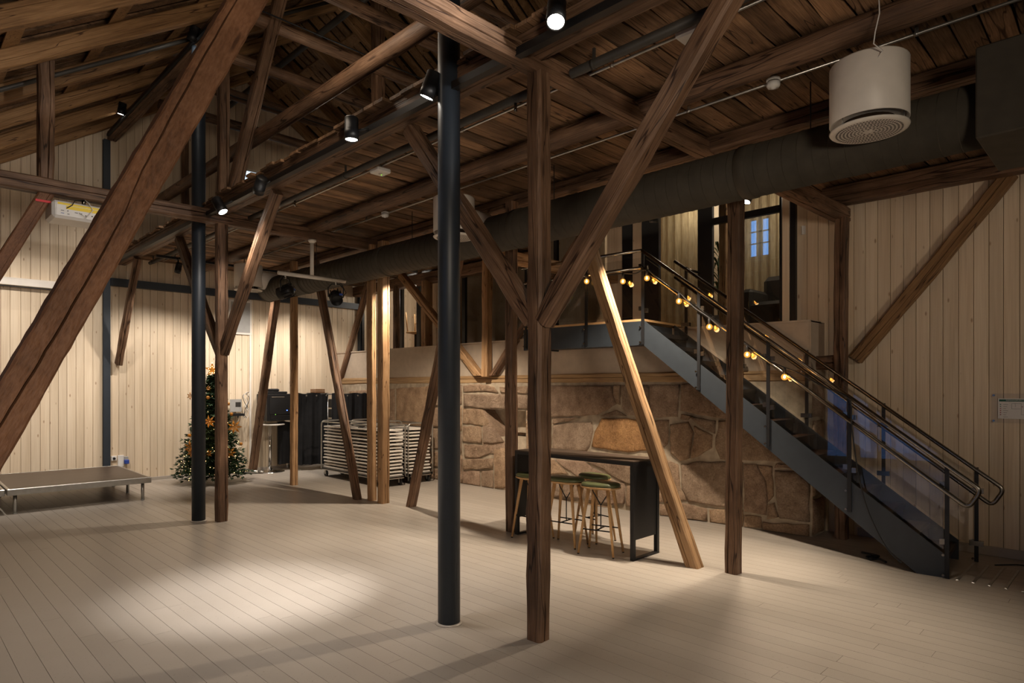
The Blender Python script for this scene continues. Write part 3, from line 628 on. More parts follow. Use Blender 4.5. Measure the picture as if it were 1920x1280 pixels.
# tie beams
T('tie_beam', (-2.1, FY, 4.115), (6.0, FY-.02, 4.115), .15, .155, 'heavy near tie beam crossing overhead above the steel column', 'beam', rough=1.8)
T('tie_beam', (-2.1, GY, 4.06), (5.8, GY, 4.06), .14, .175, 'far tie beam that carries the white projector', 'beam', rough=1.4)
T('tie_beam', (5.8, 2.66, 3.87), (8.3, 2.62, 3.87), .16, .17, 'dark beam end under the duct resting on the post at the board wall', 'beam')
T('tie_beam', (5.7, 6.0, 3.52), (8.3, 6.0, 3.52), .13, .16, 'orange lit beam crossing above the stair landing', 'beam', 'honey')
# edge beam, joists, wall plate
T('edge_beam', (3.23, -1.5, 4.145), (3.23, 13.6, 4.145), .22, .14, 'long beam at the edge of the plank ceiling carrying the black light track', 'beam', rough=1.5)
T('ceiling_joist', (4.6, -1.5, 4.16), (4.6, 13.5, 4.16), .22, .16, 'round-edged log joist under the planks between edge beam and duct', 'beam', log=True)
T('ceiling_joist', (5.78, -1.5, 4.15), (5.78, 13.5, 4.15), .18, .15, 'dark joist under the planks running above the duct', 'beam')
T('wall_plate', (8.2, -3, 4.09), (8.2, 2.8, 4.09), .2, .22, 'beam along the top of the pale board wall at right', 'beam')
T('wall_plate', (8.2, 7.7, 4.07), (8.2, 13.5, 4.07), .2, .22, 'beam above the far upper glazing, behind the duct', 'beam')
# stone-wall frame
T('sill_timber', (fX(2.9)+.10, 2.9, 1.935), (7.835, 5.42, 1.935), .2, .135, 'shorter pale sill timber on the stone wall under the stair landing', 'beam', 'sill', rough=1.3)
T('sill_timber', (7.835, 5.44, 1.935), (7.835, 13.6, 1.935), .2, .135, 'long pale sill timber on the stone wall under the upper glazing', 'beam', 'sill', rough=1.3)
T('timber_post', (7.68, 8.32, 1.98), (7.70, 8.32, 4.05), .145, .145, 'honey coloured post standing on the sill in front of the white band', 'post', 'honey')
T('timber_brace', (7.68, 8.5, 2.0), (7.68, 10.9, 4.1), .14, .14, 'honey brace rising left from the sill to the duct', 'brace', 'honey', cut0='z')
T('timber_brace', (7.72, 8.18, 2.0), (7.72, 6.2, 4.1), .12, .12, 'grey brown brace rising right from the sill behind the near posts', 'brace', cut0='z')
T('timber_brace', (7.72, 13.4, 1.98), (7.72, 12.2, 4.1), .11, .12, 'thin dark brace leaning over the left end of the white band', 'brace', cut0='z')
T('timber_post', (8.12, 11.72, 2.61), (8.12, 11.72, 4.0), .12, .12, 'dark brown post in front of the upper glazing beside the upturned chair', 'post')
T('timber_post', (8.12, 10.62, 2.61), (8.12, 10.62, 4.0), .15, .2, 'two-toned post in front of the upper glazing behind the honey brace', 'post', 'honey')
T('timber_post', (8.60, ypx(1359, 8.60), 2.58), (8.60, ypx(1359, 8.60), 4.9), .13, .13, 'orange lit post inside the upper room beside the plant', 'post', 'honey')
T('wall_brace', (8.36, 2.5, 2.13), (8.36, 1.02, 4.02), .10, .15, 'large diagonal brace on the pale boards of the right wall', 'brace', 'rafter')
T('sill_timber', (8.2, 2.62, 2.1), (8.2, 2.95, 2.1), .14, .17, 'short stub of beam between the right wall post and the white band', 'beam')
# the big foreground strut and its far twin
def fx(z): return .252+.4648*(z-1.479)
fo = T('timber_strut', (fx(0), FY, 0), (fx(4.06), FY, 4.06), .135, .142, None, None, 'red', cut0='z', crack=0)
def cracked_strut():
    """re-mesh the foreground strut with its long open drying crack on the face towards the hall"""
    p0, p1 = Vector((fx(0), FY, 0)), Vector((fx(4.06), FY, 4.06)); Mx = frame_for(p0, p1); L_ = (p1-p0).length; n = 90; rings = []; rnd = random.Random(5)
    yv = Mx.col[1].to_3d(); sgn = -1 if yv.y > 0 else 1     # local y side that faces the camera
    a, b = .0675, .071; ph = 0
    for i in range(n+1):
        t = i/n; x = L_*t; j = lambda s=.0022: rnd.uniform(-s, s); ch = .006+.004*rnd.random()
        op = 0
        for (t0, t1, m) in ((.30, .66, 1.0), (.60, .93, .85), (.88, .99, .5)):
            if t0 < t < t1: op = max(op, m*math.sin(math.pi*(t-t0)/(t1-t0))**.6)
        kk = .0006+.0042*op; dpt = .002+.034*op
        zc = .010+.014*math.sin(t*9)+(.016 if t > .62 else 0)*min(1, (t-.62)*20 if t > .62 else 0)+j(.0016)
        yf = sgn*a
        loop = [(yf+j(), -b+ch), (yf, zc-kk), (yf-sgn*dpt, zc+.001), (yf, zc+kk), (yf+j(), b-ch), (sgn*(a-ch), b+j()), (-sgn*(a-ch), b+j()), (-yf, b-ch), (-yf, -b+ch), (-sgn*(a-ch), -b+j()), (sgn*(a-ch), -b+j())]
        rings.append([(x, q[0], q[1]) for q in loop])
    mb = MB().ring(rings, True, True, False); d = (p1-p0).normalized(); Mi = Mx.inverted()
    for i in range(11):
        v = Mx @ Vector(mb.v[i]); v += d*(-v.z/d.z); mb.v[i] = tuple(Mi @ v)
    fo.data = mb.mesh('timber_strut'); fo.data.materials.append(M['red'])
cracked_strut(); tag(fo, 'big red-brown strut with a long open crack slanting across the left foreground', 'strut')
def fx2(z): return 1.161+.4648*(z-3.53)
T('timber_strut', (fx2(0), GY, 0), (fx2(4.0), GY, 4.0), .13, .14, 'lighter strut behind the big foreground one, with red tape at its head', 'strut', 'red', cut0='z', crack=.6)
# roof timbers
T('timber_post', (1.36, GY, 4.14), (1.36, GY, roof_z(1.36)+.05), .15, .15, 'upright on the far tie beam below the left rafters', 'post', rough=1.5)
T('timber_post', (3.3, GY-.02, 4.22), (3.3, GY-.02, 6.4), .13, .13, 'shadowed upright on the edge beam just left of the leaning queen post', 'post')
T('timber_post', (4.39, 13.55, 4.3), (4.36, 13.55, 7.3), .11, .12, 'slender dark timber standing against the gable boards above the loft edge', 'post')
T('queen_post', (3.28, 8.42, 4.22), (3.92, 8.42, 7.1), .15, .15, 'leaning queen post in the roof that carries the long round log', 'post')
T('king_post', (5.6, GY-.2, 4.3), (5.6, GY-.2, 8.1), .17, .17, 'upright king post under the ridge left of the round steel column', 'post')
T('loft_log', (3.62, 2.2, 5.16), (3.62, 13.0, 5.16), .17, .17, 'long round log running diagonally through the open roof', 'beam', log=True, rough=1.5)
ORD = ['nearest', 'second', 'third', 'fourth', 'fifth', 'sixth', 'seventh', 'eighth']
RYS = [13.5, 12.35, 11.1, 9.85, 8.6, 7.45, 6.3, 5.1]
for i, yy in enumerate(RYS):
    nm = 'against the end wall' if i == 0 else 'the %s one counted from the end wall' % ORD[i]
    T('roof_rafter', (LW, yy, roof_z(LW)+.1), (RX-.02, yy, RZ+.08), .13, .19, 'left roof rafter, '+nm, 'rafter', 'rafter', crack=.5)
    T('roof_rafter', (10.5, yy, roof_z(10.5)+.1), (RX+.02, yy, RZ+.08), .13, .19, 'right roof rafter, '+nm, 'rafter', 'rafter', crack=.5)
    if i: T('collar_beam', (3.5, yy-.16, 6.72), (7.75, yy-.16, 6.72), .17, .17, 'round collar log in the roof, '+nm.replace('the second', 'the first').replace('the third', 'the second').replace('the fourth', 'the third').replace('the fifth', 'the fourth').replace('the sixth', 'the fifth').replace('the seventh', 'the sixth').replace('the eighth', 'the seventh'), 'beam', log=True)
T('purlin', (3.1, 2.0, 6.42), (3.1, 13.55, 6.42), .16, .16, 'purlin under the left rafters carrying the upper light track', 'beam')
def rod(name, pts, r, label, cat, mat='black', n=8, parent=None, group=None):
    o = MB().tube(pts, r, n).build(name, M[mat], parent)
    if label: tag(o, label, cat, group)
    return o
rod('tie_rod', [(3.3, 8.1, 6.65), (7.6, 8.1, 6.65)], .011, 'thin black tie rod in the roof in front of the king post', 'rod')
rod('tie_rod', [(3.3, 10.7, 6.6), (7.6, 10.7, 6.6)], .011, 'thin black tie rod in the roof behind the long round log', 'rod')
rod('roof_pipe', [(5.0, 5, 7.4), (5.0, 13.4, 7.4)], .05, 'dark sprinkler pipe high under the ridge', 'pipe', 'pipe')
rod('roof_pipe', [(-1.8, 9.2, roof_z(-1.8)-.03), (5.2, 9.2, roof_z(5.2)-.03)], .026, 'grey pipe running across the underside of the left rafters', 'pipe', 'pipe')
# ------------------------------------------------------------------ steel columns
def column(x, y, r, z1, label):
    o = empty('steel_column', (x, y, 0), label, 'column')
    MB().tube([(0, 0, 0.012), (0, 0, z1)], r, 28).build('shaft', M['steel'], o)
    MB().lathe([(r+.02, 0), (r+.02, .006), (r+.004, .012)], 28).build('floor_collar', M['floor'], o)
column(3.10, 3.78, .085, 6.35, 'round dark steel column in the middle of the hall, left of the near timber post')
column(3.08, 9.04, .085, 6.35, 'round dark steel column in front of the christmas tree')
o = empty('steel_column', (3.02, EW-.1, 0), 'square dark steel column on the end wall at the stage corner', 'column')
MB().box(-.055, .055, -.005, .0, 0, 6.35).box(-.055, .055, .065, .07, 0, 6.35).box(-.006, .006, 0, .065, 0, 6.35).build('shaft', M['steel'], o)
o = MB().box(3.08, 8.32, EW-.13, EW-.023, 3.67, 3.81).build('steel_beam', M['steel']); tag(o, 'dark steel beam running across the end wall above the boards', 'beam')
o = MB().box(GX-.06, GX+.06, EW-.16, EW-.04, 2.61, 4.2).build('steel_post', M['steel']); tag(o, 'dark steel post in the corner where the white band meets the end wall', 'post')
o = empty('screen_case', (1.2, EW-.11, 3.57), 'white rounded roller screen case mounted high on the end wall left of the big strut', 'screen case')
prof = [(-.075, -.06), (.0, -.075), (.06, -.06), (.085, -.02), (.085, .07), (-.03, .07), (-.075, .04)]
MB().prism([(p[0], p[1]) for p in prof], 0, -1.6, 1.1).build('case', M['white'], o)
MB().box(-1.55, 1.05, -.03, .02, -.085, -.07).build('slot', M['black'], o)
# ------------------------------------------------------------------ duct and diffusers
DX, DZ, DR = 5.25, 3.62, .215
d = empty('ventilation_duct', (DX, 0, DZ), 'long round dark ventilation duct running under the plank ceiling', 'duct')
rings = []; y = .78; prev = 0
ys = [.78+.115*i for i in range(int((11.7-.78)/.115))]
n = 28
MB().ring([[(DR*math.cos(2*math.pi*j/n), yy, DR*math.sin(2*math.pi*j/n)) for j in range(n)] for yy in (.78, 11.7)], True, True).build('spiral_pipe', M['duct'], d)
seam = MB().ring([[((DR+q)*math.cos(2*math.pi*j/n), s_, (DR+q)*math.sin(2*math.pi*j/n)) for j in range(n)] for s_, q in ((-.004, -.001), (-.002, .0028), (.002, .0028), (.004, -.001))], True, False).build('seam', M['duct'], d)
for i, yy in enumerate(ys):
    c = seam if i == 0 else seam.copy()
    if i: COL.objects.link(c); c.parent = d
    c.location.y = yy
for yy in (2.4, 5.1, 7.8, 10.2): MB().ring([[((DR+q)*math.cos(2*math.pi*j/n), yy+s, (DR+q)*math.sin(2*math.pi*j/n)) for j in range(n)] for s, q in ((-.05, 0), (-.045, .009), (.045, .009), (.05, 0))], True, False).build('coupling', M['duct'], d)
for yy in (1.9, 4.6, 7.2, 9.9): MB().tube([(0, yy, DR), (0, yy, .6)], .005, 5).build('hanger_rod', M['black'], d)
MB().box(-.32, .55, -1.6, .78, -.25, .33, .01).build('plenum_box', M['duct'], d)
MB().lathe([(.05, 0), (DR, 0), (DR+.01, .02)], n).xf(Matrix.Translation((0, 11.7, 0)) @ Matrix.Rotation(math.radians(-90), 4, 'X')).build('end_cap', M['duct'], d)
def diffuser(Y, label, z=3.78, X=4.75):
    o = empty('air_diffuser', (X, Y, z), label, 'air diffuser', group='white drum air diffusers on the duct')
    r = .24; hh = .2
    MB().lathe([(r-.02, -hh+.02), (r-.004, -hh), (r, -hh+.004), (r, hh-.01), (r-.006, hh), (.01, hh)], 40).build('drum', M['white'], o)
    pl_ = MB().lathe([(.005, -hh-.055), (r-.03, -hh-.057), (r-.004, -hh-.052), (r+.002, -hh-.042), (r-.01, -hh-.038), (.005, -hh-.04)], 40).build('face_plate', M['white'], o)
    mb = MB()
    for k in range(1, 9):
        rr = .022*k+.02; nn = int(8*k)
        for j in range(nn):
            an = 2*math.pi*j/nn+k*.2; c = (rr*math.cos(an), rr*math.sin(an)); e = .0058
            mb.add([(c[0]-e, c[1]-e, -hh-.0582), (c[0]+e, c[1]-e, -hh-.0582), (c[0]+e, c[1]+e, -hh-.0582), (c[0]-e, c[1]+e, -hh-.0582)], [(0, 1, 2, 3)])
    q = mb.build('perforation', M['dark'], pl_); q['kind'] = 'stuff'
    MB().lathe([(.16, -hh-.03), (.16, -hh+.01)], 24).build('dark_gap', M['dark'], o)
    MB().tube([(.1, 0, -.16+.12), (.48, 0, -.16+.12)], .165, 24).build('side_collar', M['white'], o)
    for an in (.5, 2.6, 4.7): MB().tube([((r-.03)*math.cos(an), (r-.03)*math.sin(an), -hh-.03), ((r-.03)*math.cos(an), (r-.03)*math.sin(an), -hh+.02)], .004, 5).build('spacer', M['galv'], o)
diffuser(1.34, 'large white drum air diffuser with perforated plate hanging nearest at upper right')
diffuser(5.7, 'white drum air diffuser half hidden behind the middle steel column')
diffuser(11.45, 'white drum air diffuser at the far end of the duct behind the slanting brace')
# ------------------------------------------------------------------ ceiling services
def along(name, X, z, y0, y1, r, label, mat, clips=True):
    o = empty(name, (X, y0, z), label, 'pipe'); MB().tube([(0, 0, 0), (0, y1-y0, 0)], r, 12).build('pipe_run', M[mat], o)
    y = .8
    while y < y1-y0:
        MB().ring([[((r+.004)*math.cos(2*math.pi*j/10), y+s, (r+.004)*math.sin(2*math.pi*j/10)) for j in range(10)] for s in (0, .025)], True, True).build('pipe_clip', M[mat], o)
        MB().box(-.008, .008, y, y+.02, r, max(r+.02, 4.222-z)).build('clip_stem', M[mat], o); y += 1.7
    return o
sp = along('sprinkler_pipe', 3.64, 4.11, -1.4, 13.2, .035, 'dark painted sprinkler pipe running along the plank ceiling beside the edge beam', 'pipe')
along('cable_conduit', 3.86, 4.18, -1.4, 13.2, .011, 'thin galvanised conduit beside the sprinkler pipe, feeding the emergency lights', 'galv')
along('cable_conduit', 4.97, 4.18, -1.4, 12.0, .011, 'thin galvanised conduit left of the duct, feeding the smoke detectors', 'galv')
for yy in (3.6, 7.4, 10.9): MB().tube([(0, yy+1.4, -.03), (0, yy+1.4, -.08), (0, yy+1.4, -.10)], .012, 8).build('sprinkler_head', M['brushed'], sp)
def emergency(px, py, label):
    p = P(px, py, z=4.13); o = empty('emergency_light', p, label, 'emergency light', group='emergency lights on the conduit')
    MB().box(-.085, .085, -.085, .085, -.02, .03, .012).build('housing', M['whiteplastic'], o)
    MB().lathe([(.02, -.021), (.02, -.026), (.005, -.028)], 14).build('lamp_window', M['galv'], o); MB().lathe([(.006, -.026), (.006, -.030)], 8, c=(.022, .01)).build('indicator', M['led_green'], o)
    MB().box(-.01, .01, -.01, .01, .03, .10).build('stem', M['galv'], o)
emergency(1298, 68, 'white square emergency light on the ceiling behind the long right brace')
emergency(713, 322, 'white square emergency light further along the ceiling left of the steel column')
def detector(px, py, label):
    p = P(px, py, z=4.14); o = empty('smoke_detector', p, label, 'smoke detector', group='smoke detectors on the planks')
    MB().lathe([(.052, .05), (.052, .03), (.046, .03)], 20).build('base', M['whiteplastic'], o)
    MB().lathe([(.05, .022), (.05, -.005), (.042, -.018), (.02, -.02), (.018, -.028), (.004, -.03)], 20).build('head', M['whiteplastic'], o)
    MB().lathe([(.043, .031), (.043, .021)], 20).build('vent_slot', M['dark'], o)
    MB().box(-.012, .012, -.012, .012, .05, .085).build('mount', M['galv'], o)
detector(1450, 160, 'white smoke detector on the conduit left of the large air diffuser')
detector(722, 404, 'small white smoke detector on the planks above the far duct')
o = rod('loose_string', [P(1648, 0, z=4.19), P(1649, 25, z=4.12), P(1641, 60, z=4.02), P(1638, 82, z=3.96), P(1655, 95, z=3.93), P(1643, 112, z=3.90)], .004, 'wisp of pale string hanging from the joist above the large diffuser', 'string', 'whiteplastic', 5)
# track lamps on the edge beam
tk = MB().box(3.06, 3.118, -1.4, 13.4, 4.035, 4.09).build('light_track', M['black']); tag(tk, 'black light track along the edge beam', 'track')
tk2 = MB().box(2.98, 3.015, 6.0, 13.4, 6.36, 6.40).build('light_track', M['black']); tag(tk2, 'black light track along the purlin high on the left', 'track')
def spotlamp(loc, target, label, power=200, color=NEUTRAL, size=50, blend=.6, r=.06, L_=.20, arm=None, on=True):
    loc = Vector(loc); d = (Vector(target)-loc).normalized()
    o = empty('track_spotlight', loc, label, 'spotlight'); q = d.to_track_quat('-Z', 'Y').to_matrix().to_4x4()
    def put(mb, name, m): return mb.xf(q).build(name, M[m], o)
    put(MB().lathe([(.012, L_*.6), (r*.9, L_*.6), (r, L_*.55), (r, L_*.08), (r*1.03, L_*.08), (r*1.03, -L_*.38), (r*.9, -L_*.38), (r*.88, -L_*.33)], 24), 'body', 'black')
    put(MB().lathe([(.004, -L_*.345), (r*.87, -L_*.345), (r*.87, -L_*.335), (.004, -L_*.335)], 24), 'lens', 'lens' if on else 'dark')
    if arm is not None:
        MB().tube([(0, 0, 0), Vector(arm)-loc], .012, 8).build('arm', M['black'], o)
        v = Vector(arm)-loc; MB().box(v.x-.02, v.x+.02, v.y-.09, v.y+.09, v.z-.015, v.z+.02).build('track_adapter', M['black'], o)
    if on:
        l = light('SPOT', 'lamp_light', loc+d*(L_*.38+.01), target, power, color, size, blend, .035)
    return o
E = lambda y, dz=0, dx=0: (3.1, y, 4.07)
def E_(px, py, X=3.0): return P(px, py, X=X)
p = E_(1043, 27); spotlamp(p, (1.6, 1.6, .6), 'glaring spotlight at the top edge aimed towards the viewer', 260, NEUTRAL, 62, .8, arm=E(p.y+.02))
p = E_(806, 165); spotlamp(p, (2.35, 5.5, 0), 'black spotlight just left of the middle steel column, aimed left at the floor pool', 1250, (1, .94, .90), 32, 1, arm=E(p.y-.05))
light('SPOT', 'lamp_spill', p+Vector((-.12, .05, -.1)), (2.6, 5.3, 0), 300, (1, .92, .86), 75, 1, .05)
p = E_(659, 246, 2.95); spotlamp(p, (3.0, 5.0, 0), 'black spotlight pointing straight down from the middle of the track', 130, NEUTRAL, 60, .9, arm=E(p.y-.12))
p = E_(487, 350, 2.98); spotlamp(p, (3.4, 11.0, .5), 'unlit-looking black spotlight turned away below the gable window', 160, NEUTRAL, 60, .8, arm=E(p.y-.1))
p = E_(413, 388, 2.95); spotlamp(p, (4.3, 5.9, 0), 'bright spotlight where the edge beam meets the far tie beam', 260, WARM, 62, .9, arm=E(p.y-.1))
p = P(362, 66, X=2.95); spotlamp(p, (1.9, 12.2, .4), 'spotlight high on the purlin track beside the top of the big strut', 380, NEUTRAL, 50, .8, arm=(3.0, p.y-.02, 6.38))
p = P(228, 206, X=2.95); spotlamp(p, (2.3, 13.6, 1.2), 'spotlight high on the purlin track near the end wall', 160, NEUTRAL, 60, .8, arm=(3.0, p.y-.02, 6.38))
# lamps in the row beside the stone wall
def downlamp(px, py, target, label, power, size=75, color=WARM, X=5.85):
    p = P(px, py, X=X); spotlamp(p, target, label, power, color, size, .6, .045, .13, arm=(p.x, p.y, 4.20))
downlamp(1402, 371, (4.6, 3.6, 0), 'small bright lamp under the ceiling beside the head of the stair post', 400, 96, X=6.3)
downlamp(1226, 408, (6.7, 4.6, .3), 'small lamp shining down over the stair landing', 600, 96)
downlamp(778, 505, (6.0, 8.7, 0), 'small lamp under the planks above the paired posts', 560, 125)
# track with washers near the end wall
tk3 = MB().box(3.4, 6.35, 11.98, 12.02, 4.02, 4.06).build('light_track', M['black']); tag(tk3, 'black light track crossing the ceiling before the end wall', 'track')
for k in range(3): MB().tube([(3.7+1.2*k, 12.0, 4.05), (3.7+1.2*k, 12.0, 4.24)], .006, 6).build('hanger', M['black'], tk3)
for (xx, tgt, lab, pw) in ((3.75, (3.6, 13.6, .9), 'black wall washer left of the far diffuser, behind the steel column', 150), (4.45, (4.2, 13.6, .7), 'black wall washer just above the far diffuser', 120), (5.0, (5.8, 13.6, 1.1), 'black wall washer above the end of the duct', 240), (6.2, (6.9, 13.5, 1.4), 'black wall washer at the right end of the far track', 260)):
    spotlamp((xx, 12.0, 3.86), tgt, lab, pw, NEUTRAL, 95, .7, .05, .18, arm=(xx, 12.0, 4.03))
# ------------------------------------------------------------------ projector and stage lamps on the far tie
pj = empty('projector', (1.72, 8.62, 3.80), 'white projector hanging below the far tie beam, back side with yellow stickers', 'projector')
MB().box(-.33, .33, -.02, .40, -.11, .085, .03).build('body', M['whiteplastic'], pj)
MB().box(-.29, .30, -.028, -.018, -.085, .06).build('rear_panel', M['whiteplastic'], pj)
MB().box(-.28, .30, -.031, -.028, .038, .06).build('warning_sticker', M['yellow'], pj); MB().box(-.20, .24, -.031, -.028, -.005, .032).build('warning_sticker', M['yellow'], pj)
for i, (qx, qz, w_, h_) in enumerate(((-.25, -.03, .03, .006), (-.25, -.06, .03, .006), (-.19, -.03, .01, .01), (-.12, -.035, .03, .006), (-.06, -.04, .01, .01), (-.02, -.055, .012, .012), (.04, -.05, .014, .012), (.09, -.06, .03, .016), (-.19, -.062, .02, .006))):
    MB().box(qx, qx+w_, -.031, -.027, qz, qz+h_).build('port', M['blue'] if i == 1 else M['black'], pj)
MB().box(-.10, .10, .08, .26, .085, .10).tube([(0, .15, .10), (0, .15, .18)], .02).build('ceiling_mount', M['brushed'], pj)
MB().tube([(-.2, -.04, .0), (-.15, -.06, .04), (-.12, -.03, .10), (-.02, 0, .14)], .005, 6).build('cable', M['black'], pj)
MB().tube([(-.08, -.04, -.03), (-.02, -.07, -.08), (.05, -.06, .02), (.02, -.02, .10), (-.02, .03, .15)], .005, 6).build('cable', M['whiteplastic'], pj)
o = MB().box(1.26, 1.40, GY-.078, GY-.07, 3.86, 3.885).build('red_tape', M['red_tape']); tag(o, 'scrap of red tape at the head of the lighter far strut', 'tape')
lb = empty('lamp_bar', (4.57, 8.75, 3.97), 'pale pipe bar hung from the far tie beam carrying two stage lamps', 'pipe bar')
MB().tube([(0, 0, 0), (0, 0, -.52)], .028, 14).build('stem', M['white'], lb); MB().lathe([(.06, 0), (.06, -.02), (.03, -.05)], 16).build('flange', M['white'], lb)
MB().tube([(-.52, 0, -.55), (.55, 0, -.55)], .028, 14).build('crossbar', M['white'], lb)
def parcan(x, label, tilt, rz):
    o = empty('stage_lamp', (x, 8.75, 3.42), label, 'stage lamp', rz, 'stage lamps on the pipe bar')
    b = MB().lathe([(.02, .12), (.06, .115), (.085, .07), (.09, -.10), (.085, -.10), (.08, -.02)], 20); q = Matrix.Translation((0, 0, -.26)) @ Matrix.Rotation(math.radians(tilt), 4, 'X'); b.xf(q).build('can', M['black'], o)
    mb = MB()
    for k in range(10):
        an = 2*math.pi*k/10; n0_ = len(mb.v); mb.box(.084, .10, -.004, .004, -.02, .11); mb.xf(Matrix.Rotation(an, 4, 'Z'), n0_)
    mb.xf(q).build('cooling_fin', M['black'], o)
    MB().tube([(-.11, 0, -.26), (-.115, 0, -.12), (-.06, 0, -.06), (.06, 0, -.06), (.115, 0, -.12), (.11, 0, -.26)], .010, 6).build('yoke', M['black'], o)
    MB().tube([(0, 0, .03), (0, 0, -.07)], .012, 8).build('clamp', M['galv'], o)
    MB().tube([(0, 0, .02), (.1, .05, -.05), (.16, .02, -.18), (.06, .04, -.30)], .006, 6).build('cable', M['black'], o)
    MB().box(.03, .08, -.11, -.095, -.24, -.21).build('plug', M['blue'], o)
parcan(4.16, 'black stage lamp at the left end of the pipe bar, back towards us', 75, .5)
parcan(4.96, 'black stage lamp at the right end of the pipe bar, pale lens edge showing', -50, -.3)
# ------------------------------------------------------------------ staircase
SXn, SXf = 7.13, 7.99; S0, S1 = 1.357, 4.54; SL = .768; TH_ = .0786
def sz(y): return .2+SL*(y-S0)
stc = empty('staircase', (SXn, S0, 0), 'open steel staircase with glass balustrades rising to the upper room', 'staircase', TH_); I0 = Matrix.Translation((-SXn, -S0, 0))
def sb(mb, name, mat, par=stc):
    mb.xf(I0); return mb.build(name, M[mat], par)
poly = [(S0-.02, 0), (S0+.23, 0), (S1, sz(S1)-.315), (S1, sz(S1)), (S0-.02, .2)]
sb(MB().prism(poly, 0, SXn, SXn+.02), 'stringer', 'stair'); sb(MB().prism(poly, 0, SXf, SXf+.02), 'stringer', 'stair')
sb(MB().prism([(S1, sz(S1)-.315), (6.5, sz(S1)-.315), (6.5, sz(S1)-.01), (S1, sz(S1)-.01)], 0, SXn, SXn+.02), 'landing_edge', 'stair')
sb(MB().box(SXn+.02, SXf-.02, S1+.02, S1+.04, 2.35, 2.60), 'landing_edge', 'stair'); sb(MB().box(SXn+.02, SXf-.02, 6.48, 6.5, 2.35, 2.60), 'landing_edge', 'stair')
sb(MB().box(SXn, SXf+.5, S1+.0, 6.5, sz(S1)-.01, sz(S1)+.018), 'landing_deck', 'oak'); sb(MB().box(SXn+.05, SXf-.05, S1+.06, 6.46, 2.37, 2.39), 'landing_soffit', 'black')
NS = 14
for i in range(NS):
    z = .2-.02+.1765*i; y = S0+.0+.2298*i
    t_ = sb(MB().box(SXn+.02, SXf, y, y+.27, z-.035, z, .004), 'tread', 'tread')
    sb(MB().box(SXn+.025, SXf-.005, y-.002, y+.028, z-.05, z+.002), 'nosing', 'black', t_)
    sb(MB().box(SXn+.02, SXf, y+.25, y+.256, z-.05, z+.135), 'riser_plate', 'black', t_)
def post(X, y, zb, zt, par=stc, side=-1):
    o_ = sb(MB().box(X-.02, X+.0, y-.018, y+.018, zb, zt), 'baluster_post', 'black', par)
    for q in (.03, .22): sb(MB().tube([(X-.02, y+.03, zb+q), (X-.032, y+.03, zb+q)], .012, 10), 'bolt', 'brushed', o_)
    return o_
def near_s(px, lx=0):
    k = (px-CX)/F; x0, y0 = SXn+lx*math.cos(TH_), S0+lx*math.sin(TH_)
    return S0+(x0*(1-k)-y0*(1+k))/(math.cos(TH_)*(1+k)+math.sin(TH_)*(1-k))
near_y = [near_s(q) for q in (1776, 1593, 1441, 1311, 1206)]
for y in near_y: 
    zb = max(0, sz(y)-.31)
    po = post(SXn, y, zb, sz(y)+.88)
    for q in (.12, .66):
        if y > S0+.2: sb(MB().box(SXn-.012, SXn+.03, y-.06, y-.02, sz(y)+q-.025, sz(y)+q+.025), 'glass_clamp', 'brushed', po)
        sb(MB().box(SXn-.012, SXn+.03, y+.02, y+.06, sz(y)+q+.005, sz(y)+q+.055), 'glass_clamp', 'brushed', po)
far_y = [near_s(q, .9) for q in (1831, 1657, 1513, 1390, 1287)]
for y in far_y:
    po = post(SXf+.04, y, max(0, sz(y)-.30), sz(y)+.90)
    for q in (.12, .66): sb(MB().box(SXf, SXf+.05, y-.06, y+.06, sz(y)+q-.025, sz(y)+q+.025), 'glass_clamp', 'brushed', po)
for y in (near_s(1100), 6.45): post(SXn, y, sz(S1)-.29, sz(S1)+.88)
for ys_, X in ((near_y, SXn+.012), (far_y, SXf+.012)):
    for a, b in zip(ys_[:-1], ys_[1:]):
        a_, b_ = a+.03, b-.03
        sb(MB().prism([(a_, sz(a_)+.05), (b_, sz(b_)+.05), (b_, sz(b_)+.80), (a_, sz(a_)+.80)], 0, X-.005, X+.005), 'glass_panel', 'glass')
for a, b in ((S1+.03, near_s(1100)-.03), (near_s(1100)+.03, 6.42)): sb(MB().box(SXn+.007, SXn+.017, a, b, 2.70, 3.44), 'glass_panel', 'glass')
def fillet(pts, r, n=5):
    pts = [Vector(p) for p in pts]; out = [pts[0]]
    for i in range(1, len(pts)-1):
        a = (pts[i-1]-pts[i]); b = (pts[i+1]-pts[i]); rr = min(r, a.length*.45, b.length*.45); a, b = a.normalized()*rr, b.normalized()*rr
        for j in range(n+1):
            t = j/n; out.append((1-t)**2*(pts[i]+a)+2*t*(1-t)*pts[i]+t*t*(pts[i]+b))
    out.append(pts[-1]); return out
for X, ye in ((SXn-.045, 1.08), (SXf+.01, .96)):
    sb(MB().tube(fillet([(X, S1, sz(S1)+.875), (X, ye, sz(ye)+.875), (X, ye+.10, sz(ye)+.70), (X, S1, sz(S1)+.655)], .06), .021, 12), 'handrail', 'brushed')
sb(MB().tube([(SXn-.045, S1, sz(S1)+.875), (SXn-.045, 6.5, sz(S1)+.875)], .021, 12), 'handrail', 'brushed')
sb(MB().tube([(SXn-.045, S1, sz(S1)+.655), (SXn-.045, 6.5, sz(S1)+.655)], .021, 12), 'handrail', 'brushed')
sb(MB().tube([(SXf, far_y[-1], sz(far_y[-1])+.88), (SXf+.45, far_y[-1], sz(far_y[-1])+.88)], .018, 12), 'handrail', 'brushed')
